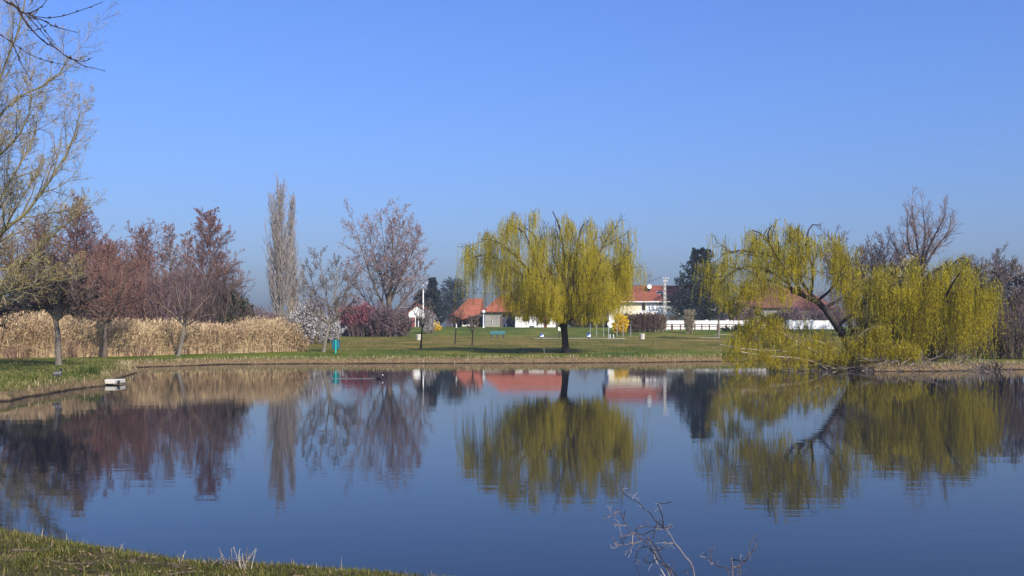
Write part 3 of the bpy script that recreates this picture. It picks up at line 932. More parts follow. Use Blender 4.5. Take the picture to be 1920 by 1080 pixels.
# the broken pale boughs lying out to the left with their own shoots
fb = ground_px(1560, d1)
fl = [
    (line_px([(1590, 690, .4), (1548, 668), (1510, 650), (1462, 622), (1432, 598), (1418, 578), (1395, 573)], d1), 0.085),
    (line_px([(1470, 628), (1440, 610), (1425, 604), (1400, 618), (1378, 634)], d1), 0.05),
    (line_px([(1590, 696, .2), (1540, 672, -.8), (1480, 660, -1.4), (1400, 655, -1.6), (1350, 646, -1.4)], d1), 0.07),
    (line_px([(1590, 694, .4), (1552, 652, .8), (1500, 628, 1.4), (1440, 630, 1.8), (1400, 642, 2)], d1), 0.06),
    (line_px([(1600, 700, -.5), (1560, 690, -1.5), (1500, 672, -2.4), (1440, 668, -2.8), (1390, 660, -3)], d1), 0.06),
    (line_px([(1590, 690, .2), (1600, 650, -1.4), (1620, 622, -2.0), (1650, 610, -2.2)], d1), 0.06),
    (line_px([(1600, 694, .2), (1640, 660, -1.6), (1670, 650, -2.2), (1700, 655, -2.4)], d1), 0.06),
    (line_px([(1596, 694), (1570, 662, -1.4), (1536, 640, -2), (1500, 640, -2.2)], d1), 0.06),
]
willow('fallen_willow', 'sprawling low willow with pale boughs and yellow shoots hanging to the water', fb, line_px([(1602, 706, .4), (1592, 692, .2), (1580, 684), (1560, 674)], d1),
       np.linspace(0.16, 0.09, 4), fl, 31, 260, 12, 1.25, 0.12, M['willow_leaf_b'], M['pale_branch'], 12, leafn=14, L2=0.28, lL=0.11, lW=0.026)

# ------------------------------------------------------------------ the big willow at the right edge
d2 = 60.5
rb = ground_px(1745, d2 + 2.0)
RW = resample(line_px([(1748, 706, 2), (1746, 676, 2), (1742, 640, 2), (1738, 606, 2)], d2), 8)
right_limbs = [
    (line_px([(1738, 612, 2), (1712, 566, 1), (1680, 520, .2), (1650, 496, -.2), (1632, 500, -.4)], d2), 0.18),
    (line_px([(1738, 606, 2), (1728, 550, 2), (1722, 500, 2.2), (1716, 478, 2.4), (1700, 474, 2.4)], d2), 0.16),
    (line_px([(1740, 606, 2), (1762, 545, 1.6), (1780, 506, 1.2), (1800, 484, 1), (1814, 486, 1)], d2), 0.16),
    (line_px([(1742, 612, 2), (1780, 560, 1), (1820, 520, .2), (1846, 500, 0)], d2), 0.17),
    (line_px([(1744, 620, 2), (1800, 590, 2), (1840, 560, 2.2), (1862, 556, 2.4)], d2), 0.15),
    (line_px([(1738, 612, 2), (1735, 570, -.5), (1730, 520, -2), (1726, 492, -2.6)], d2), 0.14),
    (line_px([(1740, 612, 2), (1765, 570, -.5), (1790, 525, -2), (1806, 505, -2.4)], d2), 0.14),
    (line_px([(1738, 614, 2), (1700, 580, 0), (1676, 545, -1.6), (1660, 520, -2)], d2), 0.14),
    (line_px([(1738, 608, 2), (1750, 550, 4), (1755, 516, 5.2)], d2), 0.13),
    (line_px([(1742, 616, 2), (1810, 580, 0), (1836, 540, -1), (1850, 532, -1)], d2), 0.13),
]
willow('weeping_willow', 'broad weeping willow at the right trailing dense yellow curtains down to the water', rb, RW,
       np.linspace(0.42, 0.34, 8), right_limbs, 41, 165, 17, 3.3, 0.35, M['willow_leaf'], M['willow_bark'], 9, leafn=15, L2=0.32, lL=0.14, lW=0.030, zmax_clip=7.0)

# dead brushwood along the foot of the right-hand shore
def brushwood():
    rg = np.random.default_rng(51)
    root = thing('brushwood', 'tangle of dead grey-brown branches along the water under the right-hand willows', 'dead branches', ground_px(1700, 60.0))
    n = 190
    px = rg.uniform(1480, 1905, n)
    d = np.where(px > 1580, rg.uniform(56.5, 59.8, n), rg.uniform(57, 63, n))
    S = np.stack([(px - 960) / F * d, d, np.zeros(n)], 1)
    S[:, 2] = np.maximum(height(S[:, 0], S[:, 1]), -0.1) + rg.uniform(-.05, .25, n)
    a = rg.uniform(0, 6.28, n)
    L = rg.uniform(0.5, 1.8, n)
    E = S + np.stack([np.cos(a) * L, np.sin(a) * L * .5, rg.uniform(-.25, .65, n)], 1)
    E[:, 2] = np.maximum(E[:, 2], -0.06)
    t = np.linspace(0, 1, 6)[None, :, None]
    Mi = (S + E) / 2 + rg.normal(size=(n, 3)) * 0.14
    P = (1 - t) ** 2 * S[:, None] + 2 * t * (1 - t) * Mi[:, None] + t * t * E[:, None]
    R = np.tile(np.linspace(0.030, 0.008, 6)[None], (n, 1)) * rg.uniform(.5, 1.4, (n, 1))
    m = Mesh()
    m.tubes(P, R, 4)
    Q, Rq = spawn(P, R, 5, 0.2, 1, 0.7, 0.3, 0.45, 0.3, 4, up=0.15, wb=0.16, rr=0.6, rtip=0.006, rg=rg)
    m.tubes(Q, Rq, 3)
    m.build('branches', M['grey_twig'], root)
brushwood()

# small dead tree standing in the water at the far right
bare_tree('dead_snag', 'small dark dead tree leaning over the water at the right edge', ground_px(1866, 58.8), 1.25, 'round', M['dark_twig'], M['dark_bark'], 53, spread=1.7, density=0.35, lean=-0.2, r0=0.10, tw=0.010)

# ------------------------------------------------------------------ poplars and bare trees behind the meadow
def hgt(px, d, top):
    g = ground_px(px, d)
    return g, EYE - (top - YH) / F * d - g[2]
G_BARE = 'bare trees behind the meadow'
g, h = hgt(524, 168, 362)
bare_tree('poplar_tree', 'tallest slender bare poplar behind the reed bed', g, h, 'poplar', M['poplar_twig'], M['grey_bark'], 61, spread=1.45, density=1.5, tw=0.024, r0=0.34, group='columnar poplars')
g, h = hgt(547, 174, 370)
bare_tree('poplar_tree', 'narrower bare poplar just right of the tallest poplar', g, h, 'poplar', M['poplar_twig'], M['grey_bark'], 62, spread=0.85, density=1.3, tw=0.024, r0=0.28, group='columnar poplars')

g = ground_px(729, 158)
def L158(p): return line_px(p, 158)
tr = resample(L158([(729, 632), (729, 600), (729, 575), (731, 545)]), 8)
bare_tree('tall_tree', 'tall round-crowned tree with reddish buds and a forked trunk behind the crimson bushes', g, 20.5, 'round', M['mauve_twig'], M['brown_bark'], 71, spread=1.0, bud=M['mauve_bud'], budn=2, budL=0.20, budW=0.10, density=1.1, tw=0.018,
          trunks=[(tr, taper(8, 0.55, 0.36, 0.3))],
          limbs=[L158([(729, 580), (728, 530), (722, 470), (716, 430), (713, 410)]), L158([(732, 570), (738, 500, 1), (748, 440, 1.5), (751, 402, 1.5)]),
                 L158([(729, 590), (706, 545, -1), (682, 480, -2), (668, 432, -2.5), (662, 416, -2.6)]), L158([(729, 575), (715, 520, 2), (698, 466, 4), (688, 424, 5)]),
                 L158([(733, 565), (752, 520, -2), (773, 476, -3), (783, 440, -3.4)]), L158([(733, 560), (756, 500, 3), (770, 450, 4), (774, 424, 4.4)]),
                 L158([(730, 560), (735, 500, -3), (736, 448, -5), (734, 414, -5.4)]), L158([(729, 598), (700, 580, 1), (668, 535, 2), (655, 496, 2.4)]),
                 L158([(733, 590), (760, 560, 1), (784, 525, 2), (790, 494, 2.4)])])

g, h = hgt(607, 78.0, 464)
tl = resample(line_px([(606, 666), (610, 640), (615, 620), (618, 606)], 78), 8)
def L78(p): return line_px(p, 78)
bare_tree('small_tree', 'small bare tree with a pale leaning trunk beside the green post', g, h, 'round', M['grey_twig'], M['grey_bark'], 81, bud=M['dark_twig'], budn=1, budL=0.10, budW=0.05, density=0.75, tw=0.011,
          trunks=[(tl, taper(8, 0.155, 0.12, 0.35))],
          limbs=[L78([(618, 608), (606, 588), (594, 560, .4), (584, 525, .6), (574, 498, .8)]), L78([(618, 606), (615, 570, -.4), (606, 530, -.8), (600, 486, -1), (596, 476, -1)]),
                 L78([(619, 606), (636, 576, .4), (650, 545, .8), (656, 520, 1)]), L78([(618, 607), (640, 590, -.6), (656, 570, -1.2), (666, 566, -1.4)]),
                 L78([(617, 607), (590, 588, -1), (570, 560, -1.6), (560, 535, -1.8)]), L78([(618, 606), (626, 565, 1), (632, 520, 1.8), (630, 490, 2)])])

# ------------------------------------------------------------------ trees on the left behind the reeds
A_ = 'red-brown alders behind the reeds'
for px, d, top, sd, sp, lab in [(392, 100, 393, 91, 1.0, 'reddish pyramid-shaped bare tree at the right end of the left-hand group'),
                                (318, 104, 416, 92, 0.62, 'narrow greyish bare tree left of the pyramid-shaped reddish tree'),
                                (350, 108, 430, 97, 0.55, 'slim bare tree squeezed against the left side of the pyramid-shaped reddish tree'),
                                (250, 98, 405, 93, 0.95, 'dense red-brown tree with a rounded top left of the narrow greyish tree'),
                                (146, 96, 372, 94, 0.95, 'tall red-brown tree rising just behind the small tree with the smooth pale trunk'),
                                (60, 92, 372, 95, 0.9, 'red-brown tree at the far left showing through the pale hanging branches'),
                                (200, 110, 440, 96, 0.8, 'lower red-brown tree showing in the dip left of the rounded top')]:
    g, h = hgt(px, d, top)
    grey = sd in (92, 97)
    bare_tree('alder_tree', lab, g, h, 'round' if sd in (93, 95, 96) else 'alder', M['mauve_twig' if grey else 'red_twig'], M['brown_bark'], sd, spread=sp, bud=M['mauve_bud' if grey else 'red_bud'], budn=2 if not grey else 1, budL=0.13, budW=0.06, density=1.6 if not grey else 1.25, tw=0.015, group=A_)

g, h = hgt(196, 67.6, 470)
T70 = lambda p: line_px(p, 67.6)
bare_tree('small_tree', 'dark rough-barked tree standing at the reed edge right of the pale-trunked tree', g, h, 'round', M['red_twig'], M['brown_bark'], 101, bud=M['red_bud'], budn=1, budL=0.10, budW=0.05, density=0.95, tw=0.012,
          trunks=[(resample(T70([(195, 672), (197, 645), (198, 620), (200, 604)]), 8), taper(8, 0.17, 0.14, 0.3))],
          limbs=[T70([(200, 606), (190, 580), (180, 545, .5), (176, 505, 1)]), T70([(200, 605), (206, 570), (210, 520, -.6), (206, 470, -.8)]), T70([(200, 607), (226, 580, .3), (250, 555, .8), (262, 525, 1)]),
                 T70([(199, 607), (178, 588, -1), (152, 566, -1.6), (138, 540, -1.8)]), T70([(200, 606), (222, 560, -1.4), (236, 520, -2), (244, 490, -2.2)]), T70([(199, 606), (196, 560, 1.4), (190, 510, 2), (196, 480, 2.2)])])

g, h = hgt(109, 53.5, 480)
T53 = lambda p: line_px(p, 53.5)
bare_tree('small_tree', 'small dark-crowned tree with a smooth pale trunk on the grassy point', g, h, 'round', M['dark_twig'], M['grey_bark'], 103, bud=M['dark_twig'], budn=2, budL=0.13, budW=0.06, density=1.0, tw=0.010,
          trunks=[(resample(T53([(110, 690), (109, 660), (108, 625), (104, 598)]), 8), taper(8, 0.155, 0.13, 0.35))],
          limbs=[T53([(104, 602), (92, 582), (66, 574, .3), (30, 576, .6), (0, 584, .8)]), T53([(104, 600), (100, 570), (92, 530, .6), (84, 492, 1)]), T53([(105, 600), (118, 570, .3), (136, 540, .8), (150, 505, 1)]),
                 T53([(104, 600), (110, 560, -.8), (116, 520, -1.2), (112, 490, -1.4)]), T53([(105, 601), (130, 580, -.6), (160, 560, -1), (182, 552, -1.2)]), T53([(104, 601), (78, 556, -.8), (50, 530, -1.2), (34, 506, -1.4)]),
                 T53([(104, 601), (80, 566, 1.0), (50, 545, 1.8), (20, 530, 2.2)])])

g, h = hgt(338, 70.6, 545)
T74 = lambda p: line_px(p, 70.6)
bare_tree('small_tree', 'low spreading tree with a thin grey leaning trunk in front of the reeds', g, h, 'round', M['hedge_brown'], M['grey_bark'], 107, density=0.55, tw=0.007,
          trunks=[(resample(T74([(334, 668), (340, 645), (344, 625), (346, 610)]), 7), taper(7, 0.13, 0.10, 0.3))],
          limbs=[T74([(346, 612), (328, 592), (308, 576, .4), (292, 566, .6)]), T74([(346, 611), (342, 590, -.5), (334, 560, -.8), (330, 540, -.9)]), T74([(346, 611), (362, 588, .4), (378, 570, .7), (392, 556, .9)]),
                 T74([(346, 611), (352, 585, -.6), (358, 560, -1), (356, 545, -1)]), T74([(346, 612), (366, 600, -.8), (390, 590, -1.2), (410, 592, -1.4)])])

# thickets at the back of the reed bed
TH = 'thicket bushes behind the reeds'
for px, d, top, wpx, tw_, lf, sd, lab in [
        (60, 84, 492, 190, 'dark_twig', 'ivy', 111, 'dark green ivy-laden bush at the left edge behind the reeds'),
        (150, 86, 478, 150, 'red_twig', None, 112, 'dark reddish bush behind the tree with rough bark'),
        (250, 88, 484, 150, 'red_twig', None, 113, 'dark red-brown bush under the round-topped tree'),
        (318, 88, 498, 120, 'purple_brown', None, 114, 'purple-brown bush behind the low spreading tree'),
        (382, 90, 488, 140, 'dark_twig', None, 115, 'large dark bush under the pyramid-shaped tree'),
        (432, 92, 540, 70, 'dark_twig', 'ivy', 116, 'dark greenish bush at the right end of the thicket'),
        (486, 104, 572, 80, 'purple_brown', None, 117, 'low purple-brown bush left of the poplars'),
        (556, 120, 565, 70, 'olive_twig', None, 118, 'pale olive-brown bush at the foot of the poplars')]:
    g, h = hgt(px, d, top)
    shrub('thicket_bush', lab, g, wpx / F * d * 1.25, h, M[tw_], sd, n=64, leaf=M[lf] if lf else None, leafn=3, lL=0.22, lW=0.16, group=TH, tw=0.016, depth=5.0)

# ------------------------------------------------------------------ flowering and red bushes in front of the houses
g, h = hgt(576, 104, 566)
shrub('blossom_bush', 'white blossoming bush left of the small bare tree', g, 4.4, h, M['grey_twig'], 121, n=60, leaf=M['blossom'], leafn=2, lL=0.13, lW=0.11, group='white blossom bushes', leaf_name='blossom')
g, h = hgt(618, 110, 580)
shrub('blossom_bush', 'lower white blossoming bush right behind the small bare tree', g, 2.8, h, M['grey_twig'], 122, n=40, leaf=M['blossom'], leafn=2, lL=0.13, lW=0.10, group='white blossom bushes', leaf_name='blossom')
RB = 'red and purple bushes'
for px, d, top, w, tw_, lf, sd, lab in [(676, 140, 566, 5.6, 'purple_brown', 'crimson', 125, 'crimson-tinted bush left of the tall tree trunk'),
                                        (652, 144, 572, 3.6, 'purple_brown', 'crimson', 126, 'smaller crimson bush next to the white blossom'),
                                        (716, 139, 576, 5.0, 'purple_brown', 'purple_brown', 127, 'dark purple bush at the foot of the tall tree'),
                                        (745, 141, 578, 3.6, 'grey_twig', 'purple_brown', 128, 'grey-brown bush at the right end of the purple hedge')]:
    g, h = hgt(px, d, top)
    shrub('red_bush', lab, g, w, h, M[tw_], sd, n=70, leaf=M[lf], leafn=3, lL=0.22, lW=0.12, group=RB, tw=0.016, top_only=0.40 if lf == 'crimson' else 0.0, depth=3.6, leaf_name='buds')
g, h = hgt(802, 150, 578)
shrub('blossom_bush', 'thin white blossoming bush beside the white lamp post', g, 2.6, h, M['grey_twig'], 129, n=22, leaf=M['blossom'], leafn=1, lL=0.14, lW=0.12, group='white blossom bushes', leaf_name='blossom')
g, h = hgt(815, 158, 602)
shrub('forsythia_bush', 'small yellow flowering bush below the dark fir', g, 1.9, h, M['olive_twig'], 130, n=26, leaf=M['forsythia'], leafn=3, lL=0.16, lW=0.13, group='yellow forsythia bushes', leaf_name='blossom')
g, h = hgt(1163, 150, 588)
shrub('forsythia_bush', 'bright yellow flowering bush at the left end of the brown hedge', g, 2.2, h, M['olive_twig'], 131, n=40, leaf=M['forsythia'], leafn=6, lL=0.18, lW=0.15, group='yellow forsythia bushes', leaf_name='blossom')
for px, top, w, sd, lab in [(1190, 589, 3.4, 132, 'dark brown hedge bush right of the yellow bush'), (1216, 589, 3.4, 133, 'dark brown hedge bush in the middle of the clipped row'), (1234, 592, 2.6, 134, 'olive-tinted hedge bush at the right end of the clipped row')]:
    g, h = hgt(px, 155, top)
    shrub('hedge_bush', lab, g, w, h, M['hedge_brown'] if sd != 134 else M['olive_twig'], sd, n=56, leaf=M['hedge_brown'], leafn=3, lL=0.14, lW=0.10, group='clipped brown hedge', flat_top=True, depth=2.0)
g, h = hgt(1292, 151, 584)
shrub('upright_bush', 'narrow upright olive-brown bush in front of the rail fence', g, 1.5, h, M['olive_twig'], 135, n=34, leaf=M['olive_twig'], leafn=3, lL=0.12, lW=0.08, flat_top=True)
g, h = hgt(1440, 150, 553)
shrub('blossom_bush', 'mauve blossoming bush behind the white garden wall', g + np.array([0, 24, 0.9]), 5.2, h - 0.6, M['grey_twig'], 136, n=44, leaf=M['mauve_blossom'], leafn=3, lL=0.18, lW=0.14, leaf_name='blossom')
g, h = hgt(1518, 178, 556)
shrub('red_bush', 'reddish bush behind the white garden wall near the leaning willow', g, 6.0, h, M['purple_brown'], 137, n=50, leaf=M['crimson'], leafn=2, lL=0.22, lW=0.13, top_only=0.6, leaf_name='buds', group=RB)
g, h = hgt(1452, 158, 588)
shrub('evergreen_bush', 'dark evergreen bush by the white garden wall', g, 2.4, h, M['dark_twig'], 138, n=40, leaf=M['ivy'], leafn=6, lL=0.18, lW=0.14)
g, h = hgt(1385, 156, 610)
shrub('evergreen_bush', 'low green mound of shrub at the foot of the young willow', g, 5.5, h, M['dark_twig'], 139, n=50, leaf=M['sedge'], leafn=5, lL=0.18, lW=0.10)

for px, w, sd, lab in [(1398, 5.5, 145, 'brown-purple bush behind the left part of the white garden wall'), (1478, 5.0, 146, 'brown-purple bush behind the garden wall between the mauve and the reddish bush'), (1552, 6.0, 147, 'brown-purple bush behind the right end of the white garden wall')]:
    g, h = hgt(px, 174, 572)
    shrub('screen_bush', lab, g, w, h, M['purple_brown'], sd, n=50, leaf=M['purple_brown'], leafn=2, lL=.2, lW=.12, group='bushes screening the brown-roofed house', depth=2.5, tw=.016)
for px, d, top, w, sd, lab in [(150, 66.5, 632, 1.9, 148, 'dead red-brown weeds in front of the reeds between the two left trees'), (262, 69.5, 640, 1.5, 149, 'dead red-brown weeds in front of the reeds right of the rough-barked tree'), (30, 63.5, 640, 1.6, 150, 'dead red-brown weeds at the left edge in front of the reeds')]:
    g, h = hgt(px, d, top)
    shrub('dead_weeds', lab, g, w * 1.7, h, M['red_twig'], sd, n=16, group='dead weeds before the reeds', tw=.006, depth=.9)
# ------------------------------------------------------------------ conifers
g, h = hgt(812, 196, 522)
conifer('fir_tree', 'dark green fir with a pointed top beside the white lamp post', g, h, 6.2, M['needle'], 141, 'fir')
g, h = hgt(790, 200, 545)
conifer('fir_tree', 'shorter dark fir hidden left behind the pointed fir', g, h, 5.5, M['needle'], 142, 'fir')
g, h = hgt(852, 240, 531)
conifer('hazed_conifer', 'rounded conifer behind the barn roof tinted blue for haze', g, h, 8.5, M['needle_hazed'], 143, 'cedar')
g, h = hgt(1313, 169.6, 468)
conifer('cedar_tree', 'large dark blue-green conifer right of the white house', g, h, 14.0, M['needle'], 144, 'fir', depth=0.4)

# ------------------------------------------------------------------ right-hand background trees
g, h = hgt(1722, 132, 345)
T132 = lambda p: line_px(p, 132)
bare_tree('tall_tree', 'tall bare tree with two upright plumes above the right-hand willow', g, h, 'vase', M['mauve_twig'], M['dark_bark'], 151, density=0.8, tw=0.018,
          trunks=[(resample(T132([(1730, 632), (1728, 580), (1726, 530), (1726, 500)]), 8), taper(8, 0.42, 0.36, 0.3))],
          limbs=[T132([(1726, 505), (1718, 450), (1712, 416), (1710, 382)]), T132([(1727, 505), (1734, 440, 1), (1732, 408, 1.5), (1730, 382, 1.6)]), T132([(1727, 505), (1748, 450, -.5), (1768, 414, -1), (1772, 388, -1)]),
                 T132([(1727, 510), (1752, 470, 1), (1779, 432, 1.4), (1782, 404, 1.5)]), T132([(1725, 510), (1706, 470, -1), (1701, 430, -1.4), (1702, 400, -1.5)]), T132([(1725, 520), (1696, 490, .5), (1676, 460, .8), (1668, 440, 1)])])
RT = 'bare trees beyond the right-hand willow'
for px, d, top, sd, sp, lab in [(1642, 140, 408, 152, 1.15, 'rounded dark bare tree left of the tall two-plumed tree'),
                                (1596, 150, 446, 153, 1.0, 'low dark bare tree at the left end of the right-hand background trees'),
                                (1680, 150, 440, 154, 0.9, 'bare tree between the rounded dark tree and the two-plumed tree'),
                                (1858, 150, 448, 155, 1.1, 'bare tree at the right edge rising behind the brown-leaved tree'),
                                (1806, 160, 468, 156, 1.0, 'bare tree half hidden behind the broad right-hand willow')]:
    g, h = hgt(px, d, top)
    bare_tree('bare_tree', lab, g, h, 'round', M['dark_twig'], M['dark_bark'], sd, spread=sp, density=1.25, tw=0.026, group=RT)
g, h = hgt(1890, 74, 480)
bare_tree('brown_tree', 'brown-leaved tree at the right edge beside the broad willow', g, h, 'round', M['grey_twig'], M['brown_bark'], 157, spread=0.85, bud=M['grey_twig'], budn=3, budL=0.12, budW=0.08, density=1.1, tw=0.012)
g, h = hgt(1686, 66, 482)
bare_tree('brown_tree', 'olive-brown budding tree just behind the gap between the two right-hand willows', g, h, 'round', M['olive_twig'], M['brown_bark'], 158, spread=0.9, bud=M['olive_twig'], budn=3, budL=0.15, budW=0.10, density=0.9, tw=0.012)
for px, d, top, w, sd, lab in [(1640, 66, 575, 3.6, 159, 'dark undergrowth bush behind the leaning trunk'), (1700, 67, 560, 4.2, 160, 'dark undergrowth bush left of the broad willow trunk'), (1790, 67, 560, 4.2, 161, 'dark undergrowth bush right of the broad willow trunk'), (1862, 70, 560, 4.0, 162, 'dark undergrowth bush just right of the broad willow curtain'), (1916, 66, 545, 4.2, 163, 'dark undergrowth bush at the right edge of the picture')]:
    g, h = hgt(px, d, top)
    shrub('undergrowth_bush', lab, g, w, h, M['dark_twig'], sd, n=46, leaf=M['ivy'] if sd in (159, 160) else None, leafn=2, lL=0.14, lW=0.1, group='undergrowth beneath the right-hand willows', depth=2.6)

# young willow with twin pale trunks behind the meadow
g = ground_px(1346, 128)
Y = 128.0
yl = [(line_px([(1347, 600), (1344, 570), (1338, 530), (1330, 505)], Y), 0.07), (line_px([(1348, 600), (1352, 560, .4), (1356, 520, .6), (1352, 490, .6)], Y), 0.07),
      (line_px([(1348, 600), (1362, 560, -.4), (1370, 530, -.6), (1372, 510, -.6)], Y), 0.06), (line_px([(1346, 600), (1350, 555, -1), (1342, 520, -1.4)], Y), 0.06)]
willow('young_willow', 'slender young willow with a pale trunk beside the dark conifer', g, resample(line_px([(1347, 632), (1348, 615), (1347, 596)], Y), 5), np.linspace(0.16, 0.11, 5), yl, 71, 90, 9, 2.0, 4.3, M['willow_leaf_b'], M['grey_bark'], 7, leafn=10, L2=0.30, lL=0.17, lW=0.05)

# wood on the skyline far behind the houses
def far_wood():
    rg = np.random.default_rng(171)
    m = Mesh()
    n = 300
    px = rg.uniform(-200, 2150, n)
    d = rg.uniform(300, 420, n)
    h = rg.uniform(4.5, 9.5, n) * np.where((px > 1370), 1.25, 1.0)
    for i in range(n):
        x = (px[i] - 960) / F * d[i]
        z0 = 3.3
        P = np.array([[x, d[i], z0], [x + rg.normal() * .2, d[i], z0 + h[i] * .5], [x + rg.normal() * .4, d[i], z0 + h[i] * .95]])
        R = np.array([.22, .16, .05])
        m.tubes(P, R, 4)
        Q1, R1 = spawn(resample(P, 6)[None], np.linspace(.2, .05, 6)[None], 22, 0.08, 1, 0.8, 0.2, 0.5, 0.3, 4, up=0.6, wb=0.15, rr=0.5, rtip=0.04, fall=(0.4, 0.6), rg=rg)
        m.tubes(Q1, R1, 3)
        Q2, R2 = spawn(Q1, R1, 9, 0.1, 1, 0.8, 0.3, 0.55, 0.3, 3, up=0.3, wb=0.2, rr=0.8, rtip=0.035, rg=rg)
        m.tubes(Q2, R2, 3)
    tag(m.build('far_wood', M['purple_brown']), 'far bare wood on the skyline behind the houses', 'wood', kind='stuff')
far_wood()

# ------------------------------------------------------------------ reeds
def reeds():
    rg = np.random.default_rng(181)
    n = 15000
    px = rg.uniform(-160, 573, n)
    f = np.interp(px, [-160, 20, 110, 250, 420, 573], [62.5, 65.5, 67, 70.8, 75, 79.5])
    back = 9.0 * np.interp(px, [-160, 480, 573], [1, 1, 0.35])
    d = f + back * rg.random(n) ** 1.8 + 0.5 * wob(px * .12, px * 0, .5)
    B = np.stack([(px - 960) / F * d, d, np.zeros(n)], 1)
    B[:, 2] = height(B[:, 0], B[:, 1]) - 0.05
    top = np.interp(px, [-160, 20, 100, 180, 260, 330, 420, 500, 545, 573], [585, 588, 592, 602, 600, 604, 606, 596, 604, 640])
    h = (EYE - (top - YH) / F * (f + 2.5) - B[:, 2]) * rg.uniform(0.55, 1.08, n) * (1 + .15 * wob(B[:, 0] * 1.1, B[:, 1], .8) + .14 * wob(B[:, 0], B[:, 1], .35))
    # an outer fringe of broken, bent stalks
    low = rg.random(n) < 0.14
    h = np.where(low, h * rg.uniform(.15, .6, n), h)
    lean = rg.normal(size=(n, 2)) * 0.17 + np.array([0.10, -0.06])
    lean = lean * np.where(low, 3.0, 1.0)[:, None]
    t = np.linspace(0, 1, 5)
    P = np.stack([B[:, None, 0] + lean[:, None, 0] * h[:, None] * t ** 2, B[:, None, 1] + lean[:, None, 1] * h[:, None] * t ** 2, B[:, None, 2] + h[:, None] * t * (1 - .08 * t)], -1)
    R = np.tile(np.array([.013, .012, .011, .009, .005])[None], (n, 1))
    m = Mesh()
    m.tubes(P, R, 3)
    c, tt = along(P, 4, 0.15, 0.9, rg)
    a = rg.uniform(0, 6.28, len(c))
    D = np.stack([np.cos(a) * .8, np.sin(a) * .8, rg.uniform(-.4, 1.0, len(c))], 1)
    m.leaves(c, D, rg.uniform(.25, .55, len(c)), 0.03, rg)
    tip = P[:, -1]
    ok = (rg.random(n) < 0.75) & ~low
    for k in range(3):
        q = tip[ok] - np.array([0, 0, 0.12 * k])
        D = np.stack([rg.normal(size=ok.sum()) * .35 + .25, rg.normal(size=ok.sum()) * .35, rg.uniform(.2, 1, ok.sum())], 1)
        m.leaves(q, D, rg.uniform(.18, .34, len(q)), 0.05, rg)
    tag(m.build('reed_bed', M['reed']), 'dense bed of tall tan reeds along the left shore', 'reeds', kind='stuff')
reeds()

# ------------------------------------------------------------------ grass along the banks
def blades(m, B, h, w, rg, lean=0.45):
    n = len(B)
    a = rg.uniform(0, 6.28, n)
    l = np.abs(rg.normal(size=n)) * lean
    D = np.stack([np.cos(a) * l, np.sin(a) * l, np.ones(n)], 1)
    D /= np.linalg.norm(D, axis=1, keepdims=True)
    S = np.stack([-np.sin(a + rg.normal(size=n)), np.cos(a), np.zeros(n)], 1)
    S /= np.linalg.norm(S, axis=1, keepdims=True) + 1e-9
    h = np.broadcast_to(h, (n,))[:, None]; w = np.broadcast_to(w, (n,))[:, None]
    mid = B + D * h * .55
    tip = mid + (D + np.stack([np.cos(a), np.sin(a), -.3 * np.ones(n)], 1) * l[:, None]) * h * .5
    v = np.stack([B - S * w / 2, B + S * w / 2, mid + S * w * .4, mid - S * w * .4, tip], 1)
    m.add(v.reshape(-1, 3), np.array([[0, 1, 2, 3]]) + np.arange(n)[:, None] * 5)
    m.add(np.zeros((0, 3)), [])
    if n:
        k = np.arange(n)[:, None] * 5 - n * 5
        m.f.append((np.array([[3, 2, 4]]) + k + m.n))

def shoreline_points(n, rg, s0, s1, sel):
    A = POND; Bp = np.roll(POND, -1, axis=0)
    L = np.linalg.norm(Bp - A, axis=1)
    keep = np.array([sel((a + b) / 2) for a, b in zip(A, Bp)])
    L = np.where(keep, L, 0)
    i = rg.choice(len(A), n, p=L / L.sum())
    t = rg.random(n)[:, None]
    p = A[i] * (1 - t) + Bp[i] * t + rg.normal(size=(n, 2)) * 0.9
    s = pond_sdf(p[:, 0], p[:, 1])
    ok = (s > s0) & (s < s1)
    return p[ok], s[ok]

def bank_fringe():
    rg = np.random.default_rng(191)
    m = Mesh()
    p, s = shoreline_points(70000, rg, 0.02, 1.1, lambda c: c[1] > 28 and abs(c[0]) < 0.56 * c[1])
    dens = 0.5 + 0.5 * wob(p[:, 0] * 1.2, p[:, 1] * 1.2, 1.0)
    ok = rg.random(len(p)) < (0.25 + 0.75 * np.clip(dens, 0, 1)) * np.interp(s, [0, .5, 1.1], [1, .7, .15]) * np.where(p[:, 1] < 56, .22, .8)
    p, s = p[ok], s[ok]
    B = np.stack([p[:, 0], p[:, 1], height(p[:, 0], p[:, 1]) - .02], 1)
    blades(m, B, rg.uniform(.08, .30, len(B)) * np.interp(s, [0, .3, 1.1], [1, 1, .6]), np.where(p[:, 1] > 50, .03, .02), rg, 0.6)
    tag(m.build('bank_grass', M['dry_grass']), 'dry tan grass fringe hanging over the far bank of the pond', 'grass', kind='stuff')
bank_fringe()

def lawn_tufts():
    rg = np.random.default_rng(197)
    n = 30000
    d = 66 + 92 * rg.random(n) ** 1.5
    px = rg.uniform(-20, 1940, n)
    x = (px - 960) / F * d
    s = pond_sdf(x, d)
    dens = 0.5 + 0.6 * wob(x * .8, d * .8, .5)
    ok = (s > .6) & (rg.random(n) < np.clip(dens, .05, 1)) & ~((px < 575) & (d > 66))
    x, d = x[ok], d[ok]
    B = np.stack([x, d, height(x, d) - .01], 1)
    m = Mesh()
    blades(m, B, rg.uniform(.05, .15, len(B)), rg.uniform(.03, .08, len(B)), rg, .8)
    tag(m.build('lawn_tufts', M['lawn_blade']), 'scattered tufts of dry and green grass over the far meadow', 'grass', kind='stuff')
lawn_tufts()

